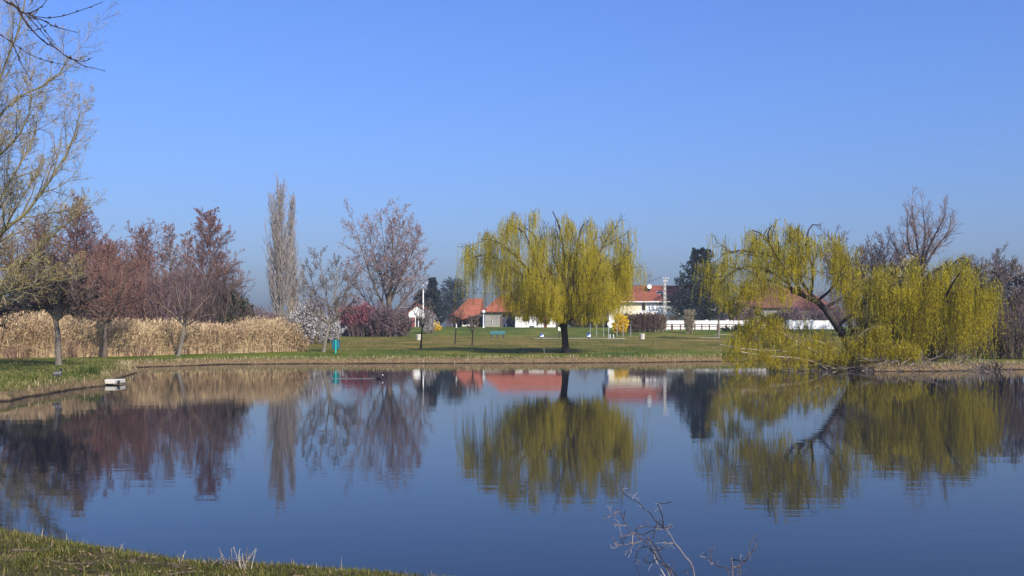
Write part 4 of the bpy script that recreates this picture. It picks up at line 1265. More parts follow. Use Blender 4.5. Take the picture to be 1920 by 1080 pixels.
def point_grass():
    rg = np.random.default_rng(199)
    n = 40000
    d = rg.uniform(31, 66, n)
    x = rg.uniform(-.54, -.30, n) * d
    s = pond_sdf(x, d)
    ok = (s > .05) & (s < 14)
    x, d, s = x[ok], d[ok], s[ok]
    B = np.stack([x, d, height(x, d) - .01], 1)
    m = Mesh()
    blades(m, B, rg.uniform(.05, .16, len(B)), .022, rg, .6)
    tag(m.build('point_grass', M['lawn_blade']), 'short green grass on the point at the left shore', 'grass', kind='stuff')
point_grass()

def near_grass():
    rg = np.random.default_rng(193)
    m = Mesh()
    n = 120000
    x = rg.uniform(-6.0, 1.4, n); y = rg.uniform(6.4, 10.6, n)
    s = pond_sdf(x, y)
    vis = (x / y > -0.56)
    dens = 0.55 + 0.45 * wob(x * 3, y * 3, .8) + 0.2 * wob(x * 9, y * 9, .9)
    ok = (s > 0.03) & vis & (rg.random(n) < np.clip(dens - .12, 0.06, 1))
    x, y, s = x[ok], y[ok], s[ok]
    B = np.stack([x, y, height(x, y) - .01], 1)
    hh = rg.uniform(.02, .065, len(x)) * (1 + 0.9 * np.exp(-s / .15) * rg.random(len(x)))
    blades(m, B, hh, rg.uniform(.004, .008, len(x)), rg, 0.7)
    tag(m.build('near_grass', M['green_grass']), 'short scrubby grass on the near bank in the lower left corner', 'grass', kind='stuff')
    m = Mesh()
    c = 34
    cx = rg.uniform(-4.6, .6, 400); cy = rg.uniform(6.6, 10.2, 400)
    cs = pond_sdf(cx, cy)
    k = np.where((cs > .05) & (cs < 1.6))[0][:c]
    q = 46
    bx = np.repeat(cx[k], q) + rg.normal(size=len(k) * q) * .045; by = np.repeat(cy[k], q) + rg.normal(size=len(k) * q) * .045
    B = np.stack([bx, by, height(bx, by) - .01], 1)
    blades(m, B, np.repeat(rg.uniform(.05, .14, len(k)), q) * rg.uniform(.5, 1.1, len(B)), rg.uniform(.004, .007, len(B)), rg, .55)
    tag(m.build('grass_clumps', M['green_grass']), 'taller grass clumps growing through the near bank turf', 'grass', kind='stuff')
    m = Mesh()
    x = rg.uniform(-5.5, 1.2, 2600); y = rg.uniform(6.4, 10.4, 2600)
    sl = pond_sdf(x, y)
    ok = (sl > .05)
    C = np.stack([x[ok], y[ok], height(x[ok], y[ok]) + .012], 1)
    D = rg.normal(size=C.shape) * np.array([1, 1, .25])
    m.leaves(C, D, rg.uniform(.02, .05, len(C)), rg.uniform(.012, .024, len(C)), rg)
    tag(m.build('leaf_litter', M['litter']), 'dead brown leaves lying scattered in the near bank grass', 'dead leaves', kind='stuff')
    m = Mesh()
    n = 3200
    x = rg.uniform(-6.0, 1.4, n); y = rg.uniform(6.4, 10.6, n)
    s = pond_sdf(x, y)
    ok = (s > 0.03) & (s < 2.5) & (rg.random(n) < np.interp(s, [0, .25, 1, 2.5], [1, .6, .25, .25]))
    x, y, s = x[ok], y[ok], s[ok]
    B = np.stack([x, y, height(x, y)], 1)
    blades(m, B, .035 + .085 * rg.random(len(x)) ** 3, rg.uniform(.003, .006, len(x)), rg, 1.2)
    tag(m.build('dry_straw', M['dry_grass']), 'dry straw blades scattered through the near bank turf', 'dry grass', kind='stuff')
near_grass()

def sedge(px, py, d, n, h, w, lab):
    rg = np.random.default_rng(int(px))
    p = ground_px(px, d)
    a = rg.uniform(0, 6.28, n); q = np.sqrt(rg.random(n)) * w
    B = np.stack([p[0] + q * np.cos(a), p[1] + q * np.sin(a), np.full(n, max(p[2], 0) - .05)], 1)
    root = thing('sedge_tuft', lab, 'grass tuft', p)
    m = Mesh()
    blades(m, B, rg.uniform(.6, 1.1, n) * h, .02, rg, .3)
    m.build('leaves', M['sedge'], root)
sedge(170, 712, 43.6, 260, .55, .42, 'green sedge tuft at the water beside the pale concrete slab')
# ------------------------------------------------------------------ buildings
def X(px, d): return (px - 960) / F * d
def Z(py, d): return EYE - (py - YH) / F * d

def fwin(root, px0, px1, py0, py1, d, pane, frame, panes=2, name='window', depth=0.10, fw=0.07):
    """window set in the wall plane y=d facing the pond"""
    x0, x1, z0, z1 = X(px0, d), X(px1, d), Z(py1, d), Z(py0, d)
    m = Mesh()
    m.box(x0, x0 + fw, d - depth, d - .003, z0, z1)
    m.box(x1 - fw, x1, d - depth, d - .003, z0, z1)
    m.box(x0 + fw, x1 - fw, d - depth, d - .003, z1 - fw, z1)
    m.box(x0 + fw, x1 - fw, d - depth - .05, d - .003, z0, z0 + fw)
    for k in range(1, panes):
        xm = x0 + (x1 - x0) * k / panes
        m.box(xm - .03, xm + .03, d - depth + .01, d - .003, z0 + fw, z1 - fw)
    w = m.build(name, M[frame], root)
    p = Mesh()
    p.box(x0 + fw, x1 - fw, d - .045, d - .004, z0 + fw, z1 - fw)
    sub(p, 'pane', M[pane], w, root)
    return w

# two-storey white house
D = 172.0
r = thing('white_house', 'two-storey white house with a long red tiled roof and a satellite dish', 'house', ground_px(1244, D))
x0, x1 = X(1142, D), X(1346, D)
ze, zr, zg = Z(563, D), Z(537, D + 4.2), r.location.z - .3
m = Mesh()
m.box(x0, x1, D, D + 8.4, zg, ze)
m.add([(x0, D, ze), (x0, D + 8.4, ze), (x0, D + 4.2, zr - .12), (x1, D, ze), (x1, D + 8.4, ze), (x1, D + 4.2, zr - .12)], [[0, 2, 1], [3, 4, 5]])
wl_ = m.build('wall', M['white_wall'], r)
m = Mesh()
m.box(x0 + .02, X(1202, D), D - .03, D - .002, Z(592, D), ze - .35)
sub(m, 'cream_panel', M['cream_wall'], wl_, r)
m = Mesh()
m.box(x0, x1, D - .06, D - .004, Z(590.5, D), Z(589.5, D))
sub(m, 'string_course', M['cream_wall'], wl_, r)
m = Mesh()
ov = .55
for s in (-1, 1):
    ye = D - ov if s < 0 else D + 8.4 + ov
    zz = ze - .22
    a = [(x0 - .5, ye, zz), (x1 + .5, ye, zz), (x1 + .5, D + 4.2, zr), (x0 - .5, D + 4.2, zr)]
    m.slab(a if s < 0 else a[::-1], .16)
ro = m.build('roof', M['roof_red'], r)
m = Mesh()
m.tubes(np.array([(x0 - .5, D + 4.2, zr + .03), (x1 + .5, D + 4.2, zr + .03)]), np.array([.12, .12]), 8)
sub(m, 'ridge', M['roof_red'], ro, r)
m = Mesh()
m.box(X(1215.3, D + 3), X(1218.6, D + 3), D + 2.7, D + 3.4, zr - 1.0, Z(534.5, D + 3))
m.box(X(1214.8, D + 3), X(1219.1, D + 3), D + 2.63, D + 3.47, Z(534.5, D + 3), Z(533.6, D + 3))
ch = m.build('chimney', M['dark_wall'], r)
m = Mesh()
cx, cy, cz = X(1217.6, D + 2.4), D + 2.3, Z(537.5, D + 2.4)
rad = .40
a = np.arange(20) / 20 * 6.2832
prof = [(0.02, .10), (.5, .07), (.85, .02), (1.0, 0.0), (1.0, -.03), (.8, .0), (.02, .06)]
V = np.concatenate([np.stack([cx + rad * q * np.cos(a), np.full(20, cy + dy * 1.0), cz + rad * q * np.sin(a)], 1) for q, dy in prof])
f = [[k * 20 + i, k * 20 + (i + 1) % 20, (k + 1) * 20 + (i + 1) % 20, (k + 1) * 20 + i] for k in range(len(prof) - 1) for i in range(20)]
m.add(V, f)
m.tubes(np.array([(cx, cy + .05, cz), (cx, cy + .45, cz - .25)]), np.array([.03, .03]), 6)
m.tubes(np.array([(cx, cy - .02, cz - .38), (cx, cy - .38, cz - .05)]), np.array([.015, .015]), 5)
m.build('satellite_dish', M['white_paint'], r, True)
m = Mesh()
ax = X(1217.3, D + 3)
m.tubes(np.array([(ax, D + 3, Z(534, D + 3)), (ax, D + 3, Z(514, D + 3))]), np.array([.035, .03]), 6)
for k, l in enumerate((.5, .42, .36, .3)):
    z = Z(515 + k * 1.6, D + 3)
    m.tubes(np.array([(ax - l, D + 3.01, z), (ax + l, D + 3.01, z)]), np.array([.018, .018]), 4)
m.build('antenna', M['dark_metal'], r)
# skylight lying in the front slope
t = 0.56
sy, sz = D - ov + (4.2 + ov) * t, ze - .22 + (zr - ze + .22) * t
sl = np.array([0, 4.2 + ov, zr - ze + .22]); sl /= np.linalg.norm(sl)
nn = np.array([0, -sl[2], sl[1]])
c = np.array([X(1237.5, sy), sy, sz])
ux = np.array([1.0, 0, 0])
m = Mesh()
m.slab([c - ux * .55 - sl * .5 + nn * .10, c + ux * .55 - sl * .5 + nn * .10, c + ux * .55 + sl * .5 + nn * .10, c - ux * .55 + sl * .5 + nn * .10], .16)
fr = m.build('skylight', M['grey_metal'], r)
m = Mesh()
m.slab([c - ux * .45 - sl * .4 + nn * .125, c + ux * .45 - sl * .4 + nn * .125, c + ux * .45 + sl * .4 + nn * .125, c - ux * .45 + sl * .4 + nn * .125], .04)
sub(m, 'pane', M['dark_glass'], fr, r)
m = Mesh()
m.box(x0 - .5, x1 + .5, D - ov - .14, D - ov - .01, ze - .36, ze - .18)
m.build('gutter', M['white_paint'], r)
fwin(r, 1203.5, 1210, 568, 583, D, 'dark_glass', 'brown_wood', 1, 'balcony_door')
fwin(r, 1218, 1231, 568, 581, D, 'shutter_white', 'grey_metal', 2)
fwin(r, 1250, 1255, 568.5, 579, D, 'shutter_white', 'grey_metal', 1)
w = fwin(r, 1275.5, 1279.5, 568, 580, D, 'dark_glass', 'shutter_white', 2)
for a_, b_ in ((1272.2, 1275.2), (1279.8, 1282.8)):
    m = Mesh()
    m.box(X(a_, D), X(b_, D), D - .07, D - .003, Z(580.5, D), Z(567.5, D))
    sub(m, 'shutter', M['shutter_dark'], w, r)
m = Mesh()
m.box(X(1254, D), X(1271, D), D - .05, D - .003, Z(603.5, D), Z(592.3, D))
for k in range(1, 5):
    z = Z(603.5, D) + (Z(592.3, D) - Z(603.5, D)) * k / 5
    m.box(X(1254, D), X(1271, D), D - .075, D - .051, z - .02, z + .02)
m.build('garage_door', M['garage_tan'], r)
m = Mesh()
for k in range(17):
    px = 1184 + k * 1.9
    m.box(X(px, D) - .02, X(px, D) + .02, D - 1.2, D - 1.16, Z(589, D), Z(582.5, D))
m.box(X(1183, D), X(1216, D), D - 1.21, D - 1.15, Z(582.5, D), Z(581.9, D))
m.box(X(1183, D), X(1216, D), D - 1.25, D - .07, Z(590.4, D), Z(589.0, D))
m.build('balcony', M['white_paint'], r)

# barn with the big orange roof and an open dark shed under it
r = thing('barn', 'barn with a steep orange tiled roof over a dark open shed', 'barn', ground_px(878, 180.0))
A = PX(849, 590, 178.5); Dp = PX(866, 598, 175.5); E = PX(899, 588, 180); C = PX(905, 559, 187); B = PX(878, 560, 187)
m = Mesh()
m.slab([A, Dp, E], .14)
m.slab([A, E, C, B], .14)
bA = PX(842, 592, 192); bC = PX(910, 588, 192)
m.slab([bA, A, B], .14)
m.slab([B, C, bC, bA], .14)
m.slab([C, E, bC], .14)
m.build('roof', M['roof_orange'], r)
zg = r.location.z - .3
m = Mesh()
m.box(X(852, 190), X(905, 190), 189.0, 189.3, zg, Z(592, 190))
m.box(X(852, 180), X(852, 180) + .25, 180, 189.0, zg, Z(594, 180))
m.build('wall', M['dark_wall'], r)  # dark wall colour stands for the shade inside the open shed
for px, d, top in ((853, 179, 592.5), (867, 176.6, 597), (884, 179.5, 592), (896, 181, 589)):
    m = Mesh()
    x = X(px, d)
    m.box(x - .11, x + .11, d - .11, d + .11, H(x, d) - .2, Z(top, d))
    m.build('post', M['brown_wood'], r)
# firewood and stones left in front
r = thing('log_pile', 'low pile of pale stones and logs in front of the open shed', 'pile', ground_px(880, 175))
m = Mesh()
rg = np.random.default_rng(5)
for k in range(16):
    px = rg.uniform(868, 893); d = rg.uniform(174.4, 175.6)
    p = ground_px(px, d)
    l = rg.uniform(.25, .6)
    a = rg.normal() * .3
    q = np.array([math.cos(a), math.sin(a), 0]) * l
    P = resample(np.array([p - q, p + q]), 5) + np.array([0, 0, rg.uniform(.1, .35)])
    m.tubes(P, np.array([.05, .16, .18, .16, .05]) * rg.uniform(.8, 1.5), 7)
m.build('logs', M['pale_concrete'], r, True)

# long farmhouse half hidden by the willow
D = 181.0
r = thing('farmhouse', 'long grey farmhouse with a red hipped roof half hidden behind the middle willow', 'house', ground_px(930, D))
x0, x1 = X(909, D), X(1052, D)
zg = r.location.z - .3
ze, zr = Z(583, D), Z(553, D + 4.5)
m = Mesh()
m.box(x0, X(941, D), D, D + 9, zg, ze)
wl_ = m.build('wall', M['grey_wall'], r)
m = Mesh()
m.box(X(941, D) + .01, x1, D + .3, D + 9.02, zg, ze - .01)
m.build('side_wall', M['dark_wall'], r)
m = Mesh()
o = .6
xr0 = X(938, D + 4.5)
P0, P1, P2, P3 = (x0 - o, D - o, ze - .15), (x1 + o, D - o, ze - .15), (x1 + o, D + 9 + o, ze - .15), (x0 - o, D + 9 + o, ze - .15)
R0, R1 = (xr0, D + 4.5, zr), (x1 + o, D + 4.5, zr)
m.slab([P0, P1, R1, R0], .15)
m.slab([P2, P3, R0, R1], .15)
m.slab([P3, P0, R0], .15)
m.build('roof', M['roof_orange'], r)
fwin(r, 919.5, 923.5, 600, 606, D, 'dark_glass', 'white_paint', 1)
m = Mesh()
m.box(X(938, D), X(940.6, D), D - .06, D - .003, zg + .3, Z(592, D))
m.build('door', M['brown_wood'], r)
m = Mesh()
m.box(X(948, D), X(950, D), D + .18, D + .297, zg + .3, Z(606, D))
m.build('downpipe', M['white_paint'], r)
# white annexe in front of the farmhouse
D2 = 176.0
r = thing('white_annexe', 'low bright white outbuilding with a red-brown door seen under the middle willow', 'outbuilding', ground_px(1004, D2))
zg = r.location.z - .3
m = Mesh()
m.box(X(966, D2), X(1042, D2), D2, D2 + 4, zg, Z(588, D2))
m.build('wall', M['white_wall'], r)
m = Mesh()
m.slab([(X(964, D2), D2 - .4, Z(588.4, D2)), (X(1044, D2), D2 - .4, Z(588.4, D2)), (X(1044, D2), D2 + 4.2, Z(577, D2)), (X(964, D2), D2 + 4.2, Z(577, D2))], .12)
m.build('roof', M['roof_orange'], r)
fwin(r, 980.5, 992, 592.5, 601.5, D2, 'dark_glass', 'brown_wood', 2)
m = Mesh()
m.box(X(1020, D2), X(1025.5, D2), D2 - .06, D2 - .003, zg + .3, Z(593, D2))
d_ = m.build('door', M['red_wood'], r)
m = Mesh()
m.box(X(1024.2, D2), X(1024.8, D2), D2 - .11, D2 - .062, zg + 1.25, zg + 1.33)
sub(m, 'handle', M['grey_metal'], d_, r)
m = Mesh()
m.box(X(992.5, D2), X(1002, D2), D2 - .03, D2 - .003, zg + .25, zg + .55)
m.build('vent', M['dark_wall'], r)

# dark low hedge/shed right of the trunk
g, h = hgt(1094, 172, 598)
shrub('hedge_bush', 'dark low hedge under the right half of the middle willow', g, 6.0, h, M['dark_twig'], 231, n=60, leaf=M['dark_twig'], leafn=3, lL=.2, lW=.14, flat_top=True, depth=1.6)
g, h = hgt(1136, 174, 598)
shrub('hedge_bush', 'dark low hedge between the middle willow and the yellow bush', g, 4.5, h, M['dark_twig'], 232, n=50, leaf=M['dark_twig'], leafn=3, lL=.2, lW=.14, flat_top=True, depth=1.6)

# small house with the white gable
D = 190.0
r = thing('small_house', 'small house with a white gable and a red panel left of the white lamp post', 'house', ground_px(785, D))
zg = r.location.z - .3
x0, x1, xm = X(766, D), X(806, D), X(783, D)
ze, zr = Z(587, D), Z(571, D)
m = Mesh()
m.add([(x0, D, ze - .8), (x1, D, ze - .8), (x1, D, ze), (xm, D, zr - .1), (x0, D, ze)], [[0, 1, 2], [0, 2, 4], [4, 2, 3]])
m.box(x0, x0 + .3, D + .01, D + 8, zg, ze)
m.box(x1 - .3, x1, D + .01, D + 8, zg, ze)
m.box(x0 + .3, x1 - .3, D + 2.0, D + 2.3, zg, ze)
m.build('wall', M['white_wall'], r)
m = Mesh()
m.slab([(x0 - .5, D - .4, ze - .3), (xm, D - .4, zr), (xm, D + 8.4, zr), (x0 - .5, D + 8.4, ze - .3)][::-1], .15)
m.slab([(xm, D - .4, zr), (x1 + .5, D - .4, ze - .3), (x1 + .5, D + 8.4, ze - .3), (xm, D + 8.4, zr)][::-1], .15)
m.build('roof', M['roof_red'], r)
m = Mesh()
m.box(X(772, D), X(777.6, D), D - .02, D + .12, zg, ze - .81)
m.build('door_panel', M['red_wood'], r)
for px in (779, 784.5, 798):
    m = Mesh()
    m.box(X(px, D) - .07, X(px, D) + .07, D, D + .14, zg, ze - .81)
    m.build('post', M['white_paint'], r)
m = Mesh()
m.box(X(778, D), X(797, D), D + 1.9, D + 1.995, zg + .2, ze - .6)
m.build('window', M['dark_glass'], r)  # dark sheet painting the shade of the open recess, not a real window

# brown-roofed house behind the right-hand willows
D = 192.0
r = thing('brown_roof_house', 'house with a brown tiled roof behind the leaning willow', 'house', ground_px(1470, D))
zg = r.location.z - .3
x0, x1 = X(1372, D), X(1560, D)
ze, zr = Z(576, D), Z(538, D + 5)
m = Mesh()
m.box(x0, x1, D, D + 10, zg, ze)
m.build('wall', M['grey_wall'], r)
m = Mesh()
o = .6
ri = 4.5
a, b, c, d_ = (x0 - o, D - o, ze - .1), (x1 + o, D - o, ze - .1), (x1 + o, D + 10 + o, ze - .1), (x0 - o, D + 10 + o, ze - .1)
e, f_ = (x0 + ri, D + 5, zr), (x1 - ri, D + 5, zr)
m.slab([a, b, f_, e], .15); m.slab([c, d_, e, f_], .15); m.slab([d_, a, e], .15); m.slab([b, c, f_], .15)
m.build('roof', M['roof_brown'], r)
for p0, p1 in ((1388, 1398), (1412, 1420), (1480, 1490), (1530, 1542)):
    fwin(r, p0, p1, 582, 596, D, 'dark_glass', 'shutter_white', 2)

# white garden wall with piers
D = 163.0
r = thing('garden_wall', 'long low white garden wall on the right behind the meadow', 'wall', ground_px(1400, D))
m = Mesh()
x = X(1243, D)
xe = X(1560, D)
m.box(x, xe, D, D + .25, H(x, D) - .5, Z(601.5, D))
m.build('wall', M['white_wall'], r)
m = Mesh()
m.box(x - .05, xe + .05, D - .05, D + .30, Z(601.5, D) + .003, Z(600.7, D))
m.build('coping', M['white_wall'], r)
for k in range(9):
    xp = x + (xe - x) * (k + .02) / 8.05
    m = Mesh()
    m.box(xp, xp + .4, D - .08, D + .33, H(xp, D) - .5, Z(600.7, D) + .1)
    m.build('pier', M['white_wall'], r)
# dark post-and-rail fence
D = 156.0
r = thing('rail_fence', 'dark post-and-rail fence in front of the white garden wall', 'fence', ground_px(1330, D))
zr_ = []
for px in (1246, 1260, 1276, 1290, 1303, 1316, 1330, 1345, 1362, 1380, 1398, 1416):
    x = X(px, D)
    m = Mesh()
    wd = .09 if px != 1260 else .16
    m.box(x - wd, x + wd, D - .08, D + .08, H(x, D) - .3, Z(607.6, D), 0)
    m.build('post', M['brown_wood'], r)
for py in (608.4, 612.6):
    m = Mesh()
    m.box(X(1246, D), X(1416, D), D - .13, D - .083, Z(py, D) - .06, Z(py, D) + .06)
    m.build('rail', M['brown_wood'], r)

# ------------------------------------------------------------------ poles, lamps, wires
D = 160.0
p = ground_px(1246.5, D)
r = thing('utility_pole', 'tall tapering concrete utility pole with cross arms in front of the white house', 'utility pole', p)
zt = Z(521, D)
m = Mesh()
n = 12
for s in (-1, 1):
    m.add([(p[0] + s * w - .06, D + dy, z) for z, w in ((p[2] - .3, .20), (zt, .11)) for dy in (-.16, .16)] + [(p[0] + s * w + .06, D + dy, z) for z, w in ((p[2] - .3, .20), (zt, .11)) for dy in (-.16, .16)],
          [[0, 4, 6, 2], [1, 3, 7, 5], [0, 2, 3, 1], [4, 5, 7, 6], [2, 6, 7, 3]])
for k in range(n):
    z = p[2] + (zt - p[2]) * (k + .5) / n
    w = .20 + (.11 - .20) * (k + .5) / n
    m.box(p[0] - w + .055, p[0] + w - .055, D - .13, D + .13, z - .16, z + .16)
m.build('pole', M['concrete'], r)
for z, l in ((zt - .15, .62), (zt - .65, .42)):
    m = Mesh()
    m.box(p[0] - l * .6, p[0] + l, D - .24, D - .163, z - .04, z + .04)
    a = m.build('cross_arm', M['grey_metal'], r)
    for q in (-.5, .2, .9):
        m = Mesh()
        m.lathe((p[0] + q * l, D - .2, z + .06), [(.02, 0), (.06, .02), (.05, .08), (.07, .11), (.03, .2), (.0, .21)], 8)
        sub(m, 'insulator', M['white_paint'], a, r)
POLE_TOP = np.array([p[0], D - .2, zt + .1])
D = 168.0
p = ground_px(793.5, D)
r = thing('lamp_post', 'tall thin white lamp post left of the barn', 'street lamp', p)
m = Mesh()
zt = Z(531, D)
m.tubes(np.array([(p[0], D, p[2] - .2), (p[0], D, p[2] + 1.2), (p[0], D, p[2] + 1.25), (p[0], D, zt)]), np.array([.17, .17, .12, .09]), 10)
m.build('pole', M['white_paint'], r, True)
m = Mesh()
m.tubes(resample(np.array([(p[0], D, zt - .1), (p[0] + .25, D - .3, zt + .12), (p[0] + .55, D - .7, zt + .02)]), 8), np.full(8, .05), 6)
ar = m.build('arm', M['grey_metal'], r, True)
m = Mesh()
m.box(p[0] + .3, p[0] + .85, D - 1.0, D - .55, zt - .12, zt + .04, .05)
sub(m, 'lamp_head', M['white_paint'], ar, r)
LAMP_TOP = np.array([p[0], D, zt - .2])
D = 171.0
p = ground_px(906.5, D)
r = thing('globe_lamp', 'white globe lamp on a short pole in front of the barn', 'street lamp', p)
m = Mesh()
zt = Z(588, D)
m.lathe((p[0], D, p[2] - .1), [(.16, 0), (.16, .3), (.08, .42), (.07, zt - p[2])], 10)
m.build('pole', M['white_paint'], r, True)
m = Mesh()
tt = np.linspace(-1.35, 1.57, 9)
m.lathe((p[0], D, zt + .3), [(.31 * math.cos(t), .31 * math.sin(t)) for t in tt], 14)
m.build('globe', M['white_paint'], r, True)

def wire(name, lab, a, b, sag, r_=0.028):
    t = np.linspace(0, 1, 24)[:, None]
    P = a * (1 - t) + b * t
    P[:, 2] -= sag * 4 * (t[:, 0] * (1 - t[:, 0]))
    m = Mesh()
    m.tubes(P, np.full(24, r_), 4)
    tag(m.build(name, M['dark_metal']), lab, 'wire')
wire('power_line', 'thin overhead wire running left from the concrete utility pole', POLE_TOP + np.array([-.5, 0, 0]), PX(1086, 548, 176), .7)
wire('power_line', 'thin overhead wire running from the white lamp post towards the middle willow', LAMP_TOP, PX(1000, 546, 178), .9)

# ------------------------------------------------------------------ meadow furniture
D = 136.0
p = ground_px(933, D)
r = thing('park_bench', 'blue-green park bench standing in the meadow left of the middle willow', 'bench', p)
L = 28 / F * D / 2
x, z = p[0], p[2]
m = Mesh()
for k in range(4):
    m.box(x - L, x + L, D - .22 + k * .13, D - .12 + k * .13, z + .43, z + .475, .012)
m.build('seat', M['bench_paint'], r)
m = Mesh()
for k in range(3):
    m.box(x - L, x + L, D + .33 + k * .03, D + .365 + k * .03, z + .55 + k * .135, z + .67 + k * .135, .012)
m.build('backrest', M['bench_paint'], r)
for q in (-.8, 0, .8):
    m = Mesh()
    xx = x + q * L
    m.box(xx - .07, xx + .07, D - .2, D - .1, z - .1, z + .427)
    m.box(xx - .07, xx + .07, D + .22, D + .32, z - .1, z + .427)
    m.box(xx - .06, xx + .06, D - .099, D + .219, z + .32, z + .426)
    m.box(xx - .05, xx + .05, D + .395, D + .44, z + .30, z + .93)
    m.build('leg', M['dark_metal'], r)

def bin_(px, d, lab):
    p = ground_px(px, d)
    r = thing('litter_bin', lab, 'bin', p, 'cream litter bins on the meadow')
    m = Mesh()
    m.lathe((p[0], p[1], p[2] - .03), [(.18, 0), (.30, .02), (.33, .06), (.335, .66), (.36, .68), (.365, .72), (.30, .725)], 20)
    b = m.build('body', M['cream_paint'], r, True)
    m = Mesh()
    m.lathe((p[0], p[1], p[2] - .03), [(.299, .722), (.27, .70), (.26, .40), (0.0, .38)], 20)
    sub(m, 'liner', M['dark_metal'], b, r)
    for s in (-1, 1):
        m = Mesh()
        m.box(p[0] + s * .30 - .05, p[0] + s * .30 + .05, p[1] - .06, p[1] + .06, p[2] - .05, p[2] + .02)
        m.build('foot', M['dark_metal'], r)
    return r
b1 = bin_(785, 122, 'cream litter bin near the thin young tree by the lamp post')
q = ground_px(1204, 128)
copy_thing(b1, q, 'cream litter bin right of the middle willow in front of the brown hedge')

def play_seat(px, d, lab):
    p = ground_px(px, d)
    r = thing('play_seat', lab, 'play equipment', p, 'blue and white play seats')
    x, y, z = p
    for s in (-1, 1):
        m = Mesh()
        m.box(x + s * .24 - .03, x + s * .24 + .03, y - .30, y + .30, z + .12, z + .62, .02)
        m.build('side_panel', M['blue_paint'], r)
    m = Mesh()
    m.box(x + .02, x + .209, y - .30, y - .26, z + .18, z + .50)
    m.box(x - .209, x - .02, y - .28, y - .25, z + .2, z + .34)
    m.build('front_panel', M['white_paint'], r)
    m = Mesh()
    m.box(x - .209, x + .209, y - .255, y + .2, z + .36, z + .41)
    m.build('seat', M['teal_dark'], r)
    m = Mesh()
    m.box(x - .209, x + .209, y + .21, y + .25, z + .36, z + .66)
    m.build('backrest', M['blue_paint'], r)
    m = Mesh()
    t = np.linspace(0, 1, 30)
    m.tubes(np.stack([x + .10 * np.cos(t * 25), y + .10 * np.sin(t * 25), z + .0 + .36 * t], 1), np.full(30, .022), 5)
    m.build('spring', M['dark_metal'], r)
    return r
s1 = play_seat(1016, 133, 'small blue and white play seat on the gravel strip left of the willow trunk')
copy_thing(s1, ground_px(1104, 133), 'small blue and white play seat on the gravel strip right of the willow trunk')

# pale gravel strips
def strip(px0, px1, d, w, lab):
    m = Mesh()
    n = 40
    px = np.linspace(px0, px1, n)
    x = (px - 960) / F * d
    rg = np.random.default_rng(int(px0))
    y0 = d - w / 2 + rg.normal(size=n) * .12; y1 = d + w / 2 + rg.normal(size=n) * .12
    rows = []
    for k in range(5):
        y = y0 + (y1 - y0) * k / 4
        rows.append(np.stack([x, y, height(x, y) + .03], 1))
    V = np.concatenate(rows)
    f = [[k * n + i, k * n + i + 1, (k + 1) * n + i + 1, (k + 1) * n + i] for k in range(4) for i in range(n - 1)]
    m.add(V, f)
    tag(m.build('gravel_strip', M['gravel']), lab, 'gravel strip', kind='structure')
strip(1001, 1172, 132.0, 2.6, 'pale gravel strip across the meadow behind the willow trunk')
strip(918, 950, 134.2, 0.7, 'worn pale patch in front of the bench')
strip(1312, 1350, 136, 1.2, 'pale worn strip of ground on the right of the meadow')
strip(1340, 1420, 146, 1.2, 'pale path in front of the young willow')

def post_sign(px, d, py0, py1, wpx, pole_col, panel_col, lab, hang=0.0):
    p = ground_px(px, d)
    r = thing('sign_post', lab, 'sign', p)
    x, y, z = p
    z0, z1 = Z(py1, d), Z(py0, d)
    w = wpx / F * d / 2
    m = Mesh()
    m.tubes(np.array([(x, y, z - .1), (x, y, z1 + hang)]), np.array([.045, .045]), 8)
    m.build('pole', M[pole_col], r, True)
    m = Mesh()
    m.box(x - w, x + w, y - .085, y - .05, z0, z1, .012)
    m.build('panel', M[panel_col], r)
post_sign(1049, 131, 613.5, 620.5, 5.0, 'dark_metal', 'sign_white', 'pale panel on a dark post just left of the willow trunk')
post_sign(1141, 134, 604, 610.5, 4.4, 'grey_metal', 'white_paint', 'white panel on a tall post left of the yellow bush', 2.0)
p = ground_px(1147, 133)
r = thing('low_rail', 'pair of low white posts at the end of the gravel strip', 'posts', p)
for q in (-.22, .22):
    m = Mesh()
    m.lathe((p[0] + q, p[1], p[2] - .05), [(.045, 0), (.045, .58), (.03, .62), (0, .63)], 8)
    m.build('post', M['white_paint'], r)
m = Mesh()
m.box(p[0] - .175, p[0] + .175, p[1] - .03, p[1] + .03, p[2] + .14, p[2] + .30)
m.build('bar', M['dark_metal'], r)

# thin stakes of newly planted saplings
g0 = None
for k, (px, d, top, lab) in enumerate([(1106.5, 141, 606, 'thin pale stake directly above the right-hand play seat'), (1118.5, 140, 608, 'thin pale stake right of the one above the play seat'),
                                       (1131.5, 140, 607, 'thin pale stake just left of the tall white-panelled post'), (1157, 140, 607, 'thin pale stake in front of the yellow bush'),
                                       (1168.5, 138, 606, 'thin pale stake in front of the left end of the brown hedge'), (1182.5, 138, 606, 'thin pale stake furthest right in front of the brown hedge')]):
    p = ground_px(px, d)
    if g0 is None:
        g0 = thing('planting_stake', lab, 'stake', p, 'thin stakes in the meadow')
        m = Mesh()
        hh = Z(top, d) - p[2]
        m.tubes(np.array([(p[0], d, p[2] - .2), (p[0] + .01, d, p[2] + hh * .5), (p[0], d, p[2] + hh)]), np.array([.030, .026, .022]), 7)
        m.build('pole', M['grey_metal'], g0)
        m = Mesh()
        m.tubes(np.array([(p[0] + .08, d, p[2] - .1), (p[0] + .10, d + .02, p[2] + hh * .6), (p[0] + .13, d, p[2] + hh * 1.25)]), np.array([.02, .014, .006]), 5)
        m.build('sapling', M['grey_bark'], g0)
    else:
        copy_thing(g0, p, lab)

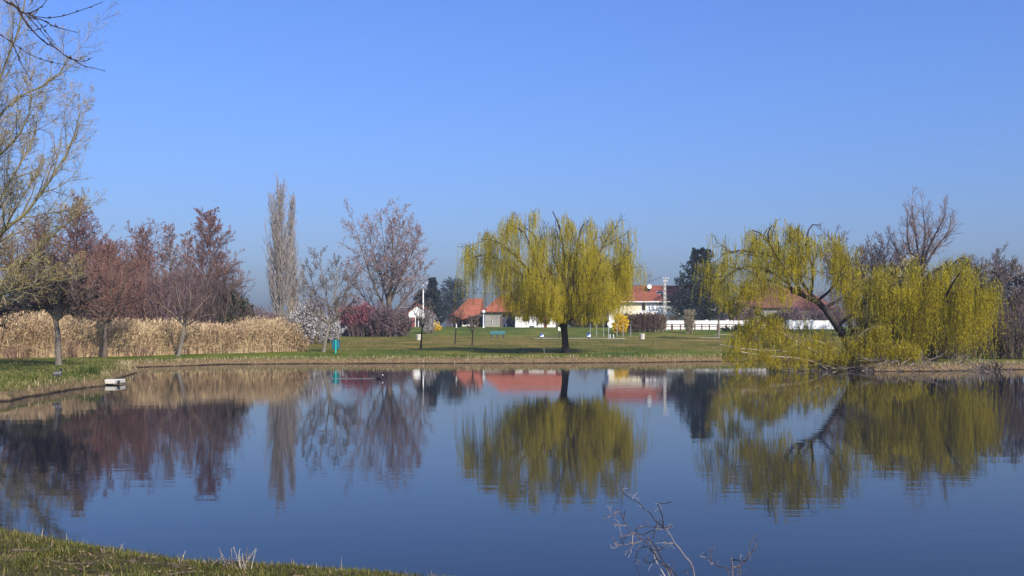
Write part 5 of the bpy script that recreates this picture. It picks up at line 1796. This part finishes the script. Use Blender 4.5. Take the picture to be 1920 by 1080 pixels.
# turquoise post by the shore
D = 75.5
p = ground_px(629.5, D)
r = thing('green_post', 'turquoise post with a dark teal litter box at the water edge', 'post', p)
x, y, z = p
m = Mesh()
zt = Z(637, D)
m.box(x - .05, x + .05, y - .05, y + .05, z - .15, zt, .012)
m.build('post', M['teal_paint'], r)
m = Mesh()
w = 15 / F * D / 2
m.box(x - w, x + w * .85, y + .055, y + .32, Z(655, D), Z(638.5, D), .04)
b = m.build('box', M['teal_dark'], r)
m = Mesh()
m.box(x - w * 1.04, x + w * .89, y + .05, y + .34, Z(638.5, D) + .002, Z(638.5, D) + .04, .012)
sub(m, 'rim', M['teal_dark'], b, r)

# young staked trees on the lawn
for px, d, top, lab, sd, tube in [(790, 86, 560, 'thin leaning young tree with a dark trunk below the lamp post', 241, False),
                                  (854, 106, 575, 'young tree with a white trunk guard left of the other slim dark tree', 242, True),
                                  (886, 98, 590, 'slim dark young tree below the barn', 243, False)]:
    g, h = hgt(px, d, top)
    tk = [(resample(np.array([g + np.array([-.05, 0, -.1]), g + np.array([.02, 0, h * .25]), g + np.array([.10 if sd != 243 else 0, 0, h * .5])]), 7), taper(7, .085, .055, .4))]
    topp = tk[0][0][-1]
    rg = np.random.default_rng(sd)
    lb_ = []
    for k in range(6):
        a = k * 1.05 + rg.uniform(-.3, .3)
        e = topp + np.array([math.cos(a) * h * .22, math.sin(a) * h * .22, h * rg.uniform(.25, .5)])
        lb_.append(np.array([topp - np.array([0, 0, rg.uniform(0, h * .12)]), (topp + e) / 2 + np.array([math.cos(a) * .1, math.sin(a) * .1, 0]), e]))
    t_ = bare_tree('young_tree', lab, g, h, 'round', M['hedge_brown'] if tube else M['grey_twig'], M['dark_bark'], sd, density=.5, tw=.008, trunks=tk, limbs=lb_, group='young trees on the lawn')
    if tube:
        m = Mesh()
        m.lathe((topp[0] - .03, topp[1], Z(615, d)), [(.085, 0), (.09, .02), (.09, .52), (.085, .54)], 10)
        m.build('trunk_guard', M['white_paint'], t_)

# a forked twig stuck in the turf before the willow
p = ground_px(1020, 74.0)
r = thing('forked_twig', 'small pale forked twig sticking out of the grass before the middle willow', 'twig', p)
m = Mesh()
m.tubes(np.array([p + np.array([0, 0, -.05]), p + np.array([.02, 0, .18]), p + np.array([.0, 0, .33])]), np.array([.02, .018, .015]), 6)
m.tubes(np.array([p + np.array([0, 0, .31]), p + np.array([-.07, 0, .42]), p + np.array([-.13, 0, .54])]), np.array([.014, .012, .006]), 6)
m.tubes(np.array([p + np.array([0, 0, .31]), p + np.array([.07, .02, .44]), p + np.array([.11, 0, .50])]), np.array([.014, .012, .006]), 6)
m.build('stem', M['pale_branch'], r)

# concrete slab at the water on the left
D = 42.8
xa, xb = X(181, D), X(217, D)
r = thing('concrete_slab', 'pale concrete slab jutting over the water at the grassy point', 'concrete slab', ((xa + xb) / 2, D, 0.05))
m = Mesh()
m.box(xa, xb, D - .1, D + 1.1, .05, .21, .02)
m.build('slab', M['pale_concrete'], r)
m = Mesh()
t = np.arange(14) / 14 * 6.2832
V = np.concatenate([np.stack([np.full(14, xx), D + .2 + rr * np.cos(t), .13 + rr * np.sin(t) * .9], 1) for xx, rr in ((xb - .2, .07), (xb + .08, .07), (xb + .08, .052), (xb - .1, .05))])
m.add(V, [[k * 14 + i, k * 14 + (i + 1) % 14, (k + 1) * 14 + (i + 1) % 14, (k + 1) * 14 + i] for k in range(3) for i in range(14)])
m.build('outlet_pipe', M['dark_metal'], r, True)
m = Mesh()
m.box(xa + .15, xa + .4, D + .1, D + .6, -.6, .049)
m.box(xb - .6, xb - .35, D + .1, D + .6, -.6, .049)
m.build('footing', M['concrete'], r)

# ------------------------------------------------------------------ birds (each body one skinned surface)
def skin_body(name, verts, edges, radii, mat, parent):
    me = bpy.data.meshes.new(name)
    me.from_pydata([tuple(v) for v in verts], edges, [])
    o = bpy.data.objects.new(name, me)
    SC.collection.objects.link(o)
    o.parent = parent
    sk = o.modifiers.new('skin', 'SKIN')
    sk.use_smooth_shade = True
    for i, v in enumerate(me.skin_vertices[0].data):
        v.radius = (radii[i][0], radii[i][1]) if isinstance(radii[i], tuple) else (radii[i], radii[i])
        v.use_root = (i == 0)
    ss = o.modifiers.new('subd', 'SUBSURF')
    ss.levels = 2; ss.render_levels = 2
    me.materials.append(mat)
    return o

g = ground_px(108, 39.5)
r = thing('standing_duck', 'dark-headed grey duck standing upright on the grassy point', 'duck', g)
sk = 1.15
body = [(0, 0, .20), (.05, 0, .215), (.10, 0, .25), (.115, 0, .31), (.12, 0, .36), (-.06, 0, .185), (-.13, 0, .17), (-.20, 0, .155)]
rad = [(.082, .078), (.078, .07), (.045, .045), (.032, .032), (.038, .034), (.07, .062), (.04, .034), (.015, .01)]
skin_body('body', [tuple(c * sk for c in v) for v in body], [(0, 1), (1, 2), (2, 3), (3, 4), (0, 5), (5, 6), (6, 7)], [tuple(c * sk for c in q) for q in rad], M['grey_feather'], r)
def at(o, pts): return np.array(pts, float) * sk + np.array(o.location)
m = Mesh()
m.lathe(at(r, [(.1185, 0, .335)])[0], [(.030, -.05), (.046, -.02), (.047, .03), (.040, .055), (.022, .07), (0, .074)], 12)
m.build('hood', M['black_feather'], r, True)
m = Mesh()
m.tubes(at(r, [(.145, 0, .372), (.175, 0, .364), (.20, 0, .360)]), np.array([.018, .016, .008]), 8)
m.build('bill', M['leg_skin'], r, True)
for s in (-1, 1):
    m = Mesh()
    m.tubes(at(r, [(.0, s * .035, .15), (.005, s * .037, .07), (.0, s * .037, .01)]), np.array([.014, .009, .010]), 7)
    m.add(at(r, [(-.01, s * .037, .012), (.06, s * .037 - .025, .004), (.068, s * .037, .004), (.06, s * .037 + .025, .004), (-.01, s * .037, .002), (.06, s * .037, .0)]), [[0, 1, 2], [0, 2, 3], [4, 2, 1], [4, 3, 2]])
    m.build('leg', M['leg_skin'], r)
    m = Mesh()
    n = 7
    t = np.linspace(0, 1, n)
    P = at(r, np.stack([.05 - .22 * t, np.full(n, s * .082) - s * .035 * t, .225 - .055 * t], 1))
    m.tubes(P, np.array([.02, .042, .05, .045, .034, .02, .005]) * sk, 8)
    m.build('wing', M['black_feather'] if s > 0 else M['grey_feather'], r, True)

r = thing('swimming_coot', 'small black coot with a white forehead swimming on the pond', 'coot', COOT)
sk = 0.95
body = [(0, 0, .045), (.07, 0, .055), (.115, 0, .10), (.125, 0, .15), (.135, 0, .172), (-.08, 0, .05), (-.14, 0, .065), (-.18, 0, .075)]
rad = [(.085, .07), (.065, .055), (.034, .034), (.028, .028), (.036, .034), (.075, .06), (.04, .03), (.012, .01)]
skin_body('body', [tuple(c * sk for c in v) for v in body], [(0, 1), (1, 2), (2, 3), (3, 4), (0, 5), (5, 6), (6, 7)], [tuple(c * sk for c in q) for q in rad], M['black_feather'], r)
m = Mesh()
m.tubes(at(r, [(.150, 0, .205), (.172, 0, .190), (.195, 0, .172), (.212, 0, .164)]), np.array([.016, .028, .018, .006]), 8)
m.build('bill', M['white_shield'], r, True)

# ------------------------------------------------------------------ the pale-barked tree leaning in from the left
g = np.array([X(-70, 45), 45.0, 0.0]); g[2] = H(g[0], g[1])
T45 = lambda p: line_px(p, 45)
trk = resample(T45([(-75, 700), (-72, 620), (-60, 520), (-58, 420)]), 10)
bare_tree('pale_tree', 'tall pale-barked tree leaning in from the left edge with yellowish budding branches', g, 18, 'vase', M['olive_twig'], M['olive_bark'], 251, bud=M['olive_bud'], budn=1, budL=.08, budW=.028, density=1.4, tw=.0048, q3n=13,
          trunks=[(trk, taper(10, .34, .14, .3))],
          limbs=[T45([(-62, 400), (-20, 250), (22, 193, .4), (62, 168, .6), (92, 156, .6), (116, 132, .6), (132, 104, .4)]),
                 T45([(-60, 520), (0, 440, -.5), (50, 398, -.6), (88, 346, -.5), (120, 298, -.3), (140, 252, 0), (150, 212, 0)]),
                 T45([(-60, 470), (-10, 390, 1), (30, 320, 1.6), (60, 268, 2), (70, 220, 2.2)]),
                 T45([(-60, 540), (0, 505, 1), (50, 490, 1.4), (100, 440, 1.6), (150, 400, 1.8)]),
                 T45([(-66, 600), (0, 552, -1), (50, 540, -1.6), (95, 524, -2), (125, 518, -2.2)]),
                 T45([(-58, 420), (-30, 260, -1), (10, 120, -1.4), (40, 40, -1.6), (50, -40, -1.6)]),
                 T45([(-60, 440), (-30, 330, -1.6), (20, 270, -2), (50, 230, -2.2), (60, 180, -2.3)]),
                 T45([(-58, 500), (0, 440, 2), (30, 390, 2.6), (66, 330, 3)])])

# ------------------------------------------------------------------ overhanging branches at the upper left
D = 5.0
trunk_base = np.array([-4.2, 4.6, 0.0]); trunk_base[2] = H(-4.2, 4.6)
r = thing('overhanging_tree', 'near tree whose thin dark budded twigs hang into the upper left corner', 'tree', trunk_base)
m = Mesh()
trk = resample(np.array([trunk_base + np.array([0, 0, -.1]), trunk_base + np.array([.05, 0, 1.5]), trunk_base + np.array([.02, .1, 3.2]), trunk_base + np.array([-.1, .2, 5.2])]), 10)
m.tubes(trk, taper(10, .16, .10, .4), 12)
m.build('trunk', M['brown_bark'], r, True)
m = Mesh()
tw_list = [
    ([(-420, 60), (-260, -20), (-120, -25), (-30, -18), (8, 0), (21, 5), (37, 19), (49, 26), (62, 35), (78, 37), (90, 35), (115, 30), (139, 23.6), (164, 15), (193, 3.5)], .0085, .0012),
    ([(62, 34), (78, 37), (100, 48.6), (125, 56), (146, 61)], .0030, .0011),
    ([(20, 4), (36, 19), (43, 33), (61, 57), (83, 78), (104, 90), (125, 106), (147, 114), (160, 114.6), (174, 107.6)], .0050, .0012),
    ([(123, 105), (136, 111), (157, 123), (178, 128), (196, 133)], .0028, .0010),
    ([(46, 25), (69, 49), (90, 74), (103, 89)], .0028, .0016),
    ([(58, 32), (67, 35), (86, 60), (105, 85)], .0024, .0012),
    ([(-390, 90), (-200, 20), (-60, 40), (0, 66), (21, 78), (42, 94), (69, 108), (97, 117), (118, 121), (137, 123)], .0070, .0010),
    ([(14, 74), (24, 82), (39, 117), (50, 136), (58, 150), (62, 154)], .0028, .0010),
    ([(44, 24), (54, 25), (67, 19), (80, 10), (88, -2), (92, -14)], .0028, .0012),
    ([(20, -40), (28, -5), (33, 11), (37, 20)], .0026, .0022),
    ([(49, 56), (62, 57), (74, 54), (90, 46)], .0018, .0010),
    ([(50, 30), (60, 29), (70, 20), (72, 14)], .0016, .0009),
    ([(64, -20), (61, 0), (57, 7), (53, 9)], .0020, .0012),
    ([(-20, -30), (10, 2), (26, 10), (38, 17)], .0045, .003),
]
kn = Mesh()
rg = np.random.default_rng(9)
for pts, ra, rb_ in tw_list:
    dd = D + rg.normal() * .05
    P = resample(line_px(pts, dd), 40)
    if pts[0][0] < -300:
        P[0] = trk[7 if pts[0][1] < 70 else 6]
        P = resample(P[::3], 40)
    R = np.linspace(ra, rb_, 40) * 1.12
    m.tubes(P, R, 6)
    L = np.linalg.norm(np.diff(P, axis=0), axis=1).sum()
    nb = int(L / .030)
    for k in range(nb):
        i = min(38, int(rg.uniform(4, 39)))
        if P[i][0] < -3.2: continue
        t = P[i + 1] - P[i]; t /= np.linalg.norm(t)
        sd = rg.normal(size=3); sd -= t * sd.dot(t); sd /= np.linalg.norm(sd)
        a = P[i] + sd * R[i] * .6
        kn.tubes(np.array([a, a + t * .006 + sd * .003, a + t * .013 + sd * .004]), np.array([.0020, .0026, .0006]), 5)
bo = m.build('branches', M['dark_branch'], r, True)
sub(kn, 'buds', M['dark_branch'], bo, r)

# ------------------------------------------------------------------ foreground brambles
def bramble(lab, stems, d, seed, root_px):
    g = ground_px(root_px, d)
    r = thing('bramble_bush', lab, 'bramble', g)
    rg = np.random.default_rng(seed)
    m = Mesh()
    Ps, Rs = [], []
    for pts, ra in stems:
        off = rg.normal() * .12
        q = [(p[0], p[1], off * (k / len(pts))) for k, p in enumerate(pts)]
        P = line_px(q, d)
        if pts[0][1] > 1070:                 # rooted: carry the cane down to the ground below the frame
            b = np.array([g[0] + rg.normal() * .06, d + rg.normal() * .06, 0]); b[2] = H(b[0], b[1]) - .03
            P = np.vstack([b, P])
        P = resample(P, 16)
        P[1:-1] += rg.normal(size=(14, 3)) * .003
        Ps.append(P); Rs.append(np.linspace(ra, ra * .42, 16) * 1.25)
    Ps, Rs = np.stack(Ps), np.stack(Rs)
    m.tubes(Ps, Rs, 6)
    Q, Rq = spawn(Ps, Rs, 7, .3, .98, .9, .3, .065, .5, 6, up=.0, wb=.34, rr=.55, rtip=.0008, rg=rg, absL=True)
    m.tubes(Q, Rq, 4)
    Q2, R2 = spawn(Q, Rq, 2, .2, .95, .8, .3, .5, .4, 4, up=0, wb=.3, rr=.7, rtip=.0007, rg=rg)
    m.tubes(Q2, R2, 3)
    # side thorns
    c, t = along(Ps, 12, .1, 1, rg)
    dd = rg.normal(size=c.shape); dd /= np.linalg.norm(dd, axis=1, keepdims=True)
    m.tubes(np.stack([c, c + dd * .004, c + dd * .009], 1), np.tile(np.array([.0018, .001, .0003]), (len(c), 1)), 4)
    m.build('canes', M['bramble'], r, True)
    return r
bramble('tangled dead bramble with pale and dark canes reaching over the water at the bottom', [
    ([(1304, 1085), (1297, 1061), (1287, 1048), (1265, 1018), (1256, 1001), (1248, 991)], .0042),
    ([(1264, 1085), (1239, 1054), (1220, 1027), (1207, 1012), (1190, 999), (1175, 988), (1166, 973), (1173, 956)], .0040),
    ([(1256, 1085), (1231, 1044), (1218, 1012), (1214, 1004)], .0038),
    ([(1248, 990), (1242, 987), (1220, 964), (1201, 945), (1181, 934), (1166, 921), (1167, 911)], .0030),
    ([(1243, 988), (1240, 962), (1233, 945), (1237, 943), (1261, 942)], .0028),
    ([(1244, 988), (1232, 994), (1220, 997), (1205, 1003), (1192, 996), (1197, 988), (1220, 988), (1241, 989)], .0026),
    ([(1205, 1014), (1188, 1018), (1175, 1021), (1156, 1022), (1149, 1009)], .0026),
    ([(1190, 1000), (1186, 1001), (1174, 1004), (1164, 1008)], .0020),
    ([(1172, 972), (1160, 960), (1145, 966), (1130, 975)], .0022),
    ([(1215, 1024), (1199, 1029), (1194, 1042), (1196, 1074)], .0024),
    ([(1270, 1088), (1246, 1056), (1226, 1020), (1214, 1008), (1208, 1014), (1206, 1024)], .0034),
    ([(1262, 1020), (1254, 1018), (1244, 1018)], .0018),
    ([(1242, 990), (1252, 989), (1262, 987)], .0018),
    ([(1224, 1010), (1228, 996), (1230, 986), (1240, 972)], .0022),
    ([(1218, 1030), (1230, 1032), (1243, 1028)], .0020),
    ([(1232, 1046), (1222, 1056), (1212, 1052), (1208, 1046)], .0022),
    ([(1302, 1072), (1290, 1070), (1276, 1074)], .0022),
    ([(1175, 985), (1160, 985), (1150, 984)], .0018),
    ([(1186, 1000), (1184, 1030), (1178, 1045)], .0018),
    ([(1250, 1085), (1238, 1066), (1228, 1050), (1226, 1030), (1218, 1016)], .0034),
], 6.0, 261, 1290)
bramble('smaller dead bramble with dark upright twigs right of the tangled one at the bottom edge', [
    ([(1376, 1088), (1374, 1070), (1372, 1056), (1370, 1044)], .0048),
    ([(1388, 1088), (1387, 1059), (1400, 1048), (1408, 1014), (1419, 1003)], .0034),
    ([(1364, 1088), (1364, 1075), (1363, 1068)], .0036),
    ([(1366, 1066), (1354, 1064), (1336, 1056), (1324, 1043), (1324, 1036)], .0026),
    ([(1374, 1050), (1384, 1050), (1394, 1052), (1404, 1046)], .0026),
    ([(1400, 1048), (1412, 1030), (1418, 1018)], .0020),
    ([(1372, 1062), (1380, 1064), (1388, 1058)], .0022),
    ([(1376, 1085), (1384, 1074), (1400, 1068)], .0022),
    ([(1334, 1055), (1334, 1035), (1340, 1024)], .0016),
], 6.0, 263, 1376)

# ------------------------------------------------------------------ sticks and stalks on the near bank
def stick(pts, d0_, d1_, r0, lab, seed, lift=.02):
    rg = np.random.default_rng(seed)
    P = []
    n = len(pts)
    for k, (px, py) in enumerate(pts):
        d = d0_ + (d1_ - d0_) * k / (n - 1)
        x = (px - 960) / F * d
        P.append((x, d, H(x, d) + lift + .015 * math.sin(k * 2.0 + seed)))
    P = resample(np.array(P), 14) + rg.normal(size=(14, 3)) * .004
    root = thing('fallen_stick', lab, 'stick', P[0], 'fallen sticks on the near bank')
    m = Mesh()
    m.tubes(P, np.linspace(r0, r0 * .5, 14) * (1 + .12 * rg.normal(size=14)), 7)
    Q, Rq = spawn(P, np.linspace(r0, r0 * .5, 14), 3, .3, .9, .7, .2, .25, .3, 5, up=.1, wb=.15, rr=.5, rtip=.002, rg=rg)
    m.tubes(Q, Rq, 5)
    m.build('wood', M['stick_bark'], root, True)
stick([(18, 1026), (50, 1022), (80, 1016), (98, 1008)], 8.5, 8.85, .011, 'thick bent stick at the left edge of the near bank', 1)
stick([(98, 1045), (130, 1047), (176, 1044)], 8.05, 8.1, .007, 'thin reddish stick lying flat below the thick bent one', 2)
stick([(140, 1052), (165, 1058), (182, 1062)], 7.85, 7.65, .008, 'short pale stick slanting to the lower right on the near bank', 3)
stick([(248, 1028), (280, 1034), (325, 1035), (368, 1048)], 8.25, 7.95, .006, 'long thin stick along the top edge of the near bank', 4)
stick([(312, 1062), (345, 1060), (382, 1058)], 7.6, 7.7, .007, 'pale stick right of centre on the near bank turf', 5)
stick([(232, 1078), (262, 1076), (300, 1072)], 7.25, 7.35, .009, 'grey stick at the bottom edge of the picture', 6)
stick([(408, 1050), (430, 1046), (456, 1042)], 7.95, 8.0, .007, 'stick pointing over the water beside the dry stalk clump', 7, .07)

def stalks(px, d, n, h, w, lab, seed):
    rg = np.random.default_rng(seed)
    p = ground_px(px, d)
    root = thing('dry_stalks', lab, 'dry stalks', p, 'dry stalks on the near bank')
    m = Mesh()
    a = rg.uniform(0, 6.28, n); q = rg.random(n) * w
    B = np.stack([p[0] + q * np.cos(a), p[1] + q * np.sin(a) * .5, np.zeros(n)], 1)
    B[:, 2] = height(B[:, 0], B[:, 1]) - .02
    T = B + np.stack([rg.normal(size=n) * .3 * h, rg.normal(size=n) * .2 * h, h * rg.uniform(.5, 1.1, n)], 1)
    Mi = (B + T) / 2 + rg.normal(size=(n, 3)) * .06 * h
    t = np.linspace(0, 1, 8)[None, :, None]
    P = (1 - t) ** 2 * B[:, None] + 2 * t * (1 - t) * Mi[:, None] + t * t * T[:, None]
    R = np.tile(np.linspace(.0036, .0016, 8)[None], (n, 1))
    m.tubes(P, R, 5)
    Q, Rq = spawn(P, R, 3, .4, .95, .6, .2, .25, .3, 4, up=.1, wb=.2, rr=.7, rtip=.0012, rg=rg)
    m.tubes(Q, Rq, 4)
    m.build('stems', M['dry_stem'], root, True)
stalks(457, 8.02, 13, .19, .11, 'clump of dry white stalks leaning over the water on the near bank', 1)
stalks(338, 8.15, 3, .15, .03, 'single upright cut stalk on the edge of the near bank', 2)
stalks(388, 8.1, 4, .13, .08, 'few thin bent stalks between the cut stalk and the white clump', 3)
stalks(810, 7.4, 8, .10, .08, 'low dry stalks at the right tip of the near bank', 4)
stalks(195, 8.75, 5, .09, .08, 'tiny pale stalks at the left on the near bank edge', 5)

def clods():
    rg = np.random.default_rng(301)
    for k, (px, d, s, lab) in enumerate([(250, 8.25, .030, 'dark clod of earth at the edge of the near bank'), (330, 8.0, .028, 'brown clod of earth below the cut stalk'), (200, 7.45, .034, 'low lump of bare earth at the bottom of the near bank')]):
        p = ground_px(px, d)
        m = Mesh()
        S = 14
        tt = np.linspace(-1.2, 1.57, 8)
        m.lathe((0, 0, 0), [(max(.001, math.cos(t)), math.sin(t) * .6) for t in tt], S)
        v = m.v[0]
        v *= (1 + .22 * np.sin(v[:, :1] * 5 + k) + .18 * np.sin(v[:, 1:2] * 6 + 2 * k) + .05 * rg.normal(size=(len(v), 1))) * s
        m.v[0] = v + p + np.array([0, 0, .01])
        tag(m.build('earth_clod', M['stick_bark'], None, True), lab, 'clod', 'earth clods on the near bank')
clods()

# ------------------------------------------------------------------ the spring haze
m = Mesh()
m.box(-700, 700, -60, 640, -2.6, 60)
hz = bpy.data.materials.new('haze')
hz.use_nodes = True
nt = hz.node_tree
nt.nodes.remove(nt.nodes['Principled BSDF'])
pv = nt.nodes.new('ShaderNodeVolumePrincipled')
pv.inputs['Color'].default_value = (0.80, 0.86, 1.0, 1)
pv.inputs['Density'].default_value = 0.0003
nt.links.new(pv.outputs[0], nt.nodes['Material Output'].inputs['Volume'])
tag(m.build('haze', hz), 'thin bluish spring haze over the pond and meadow', 'haze', kind='stuff')
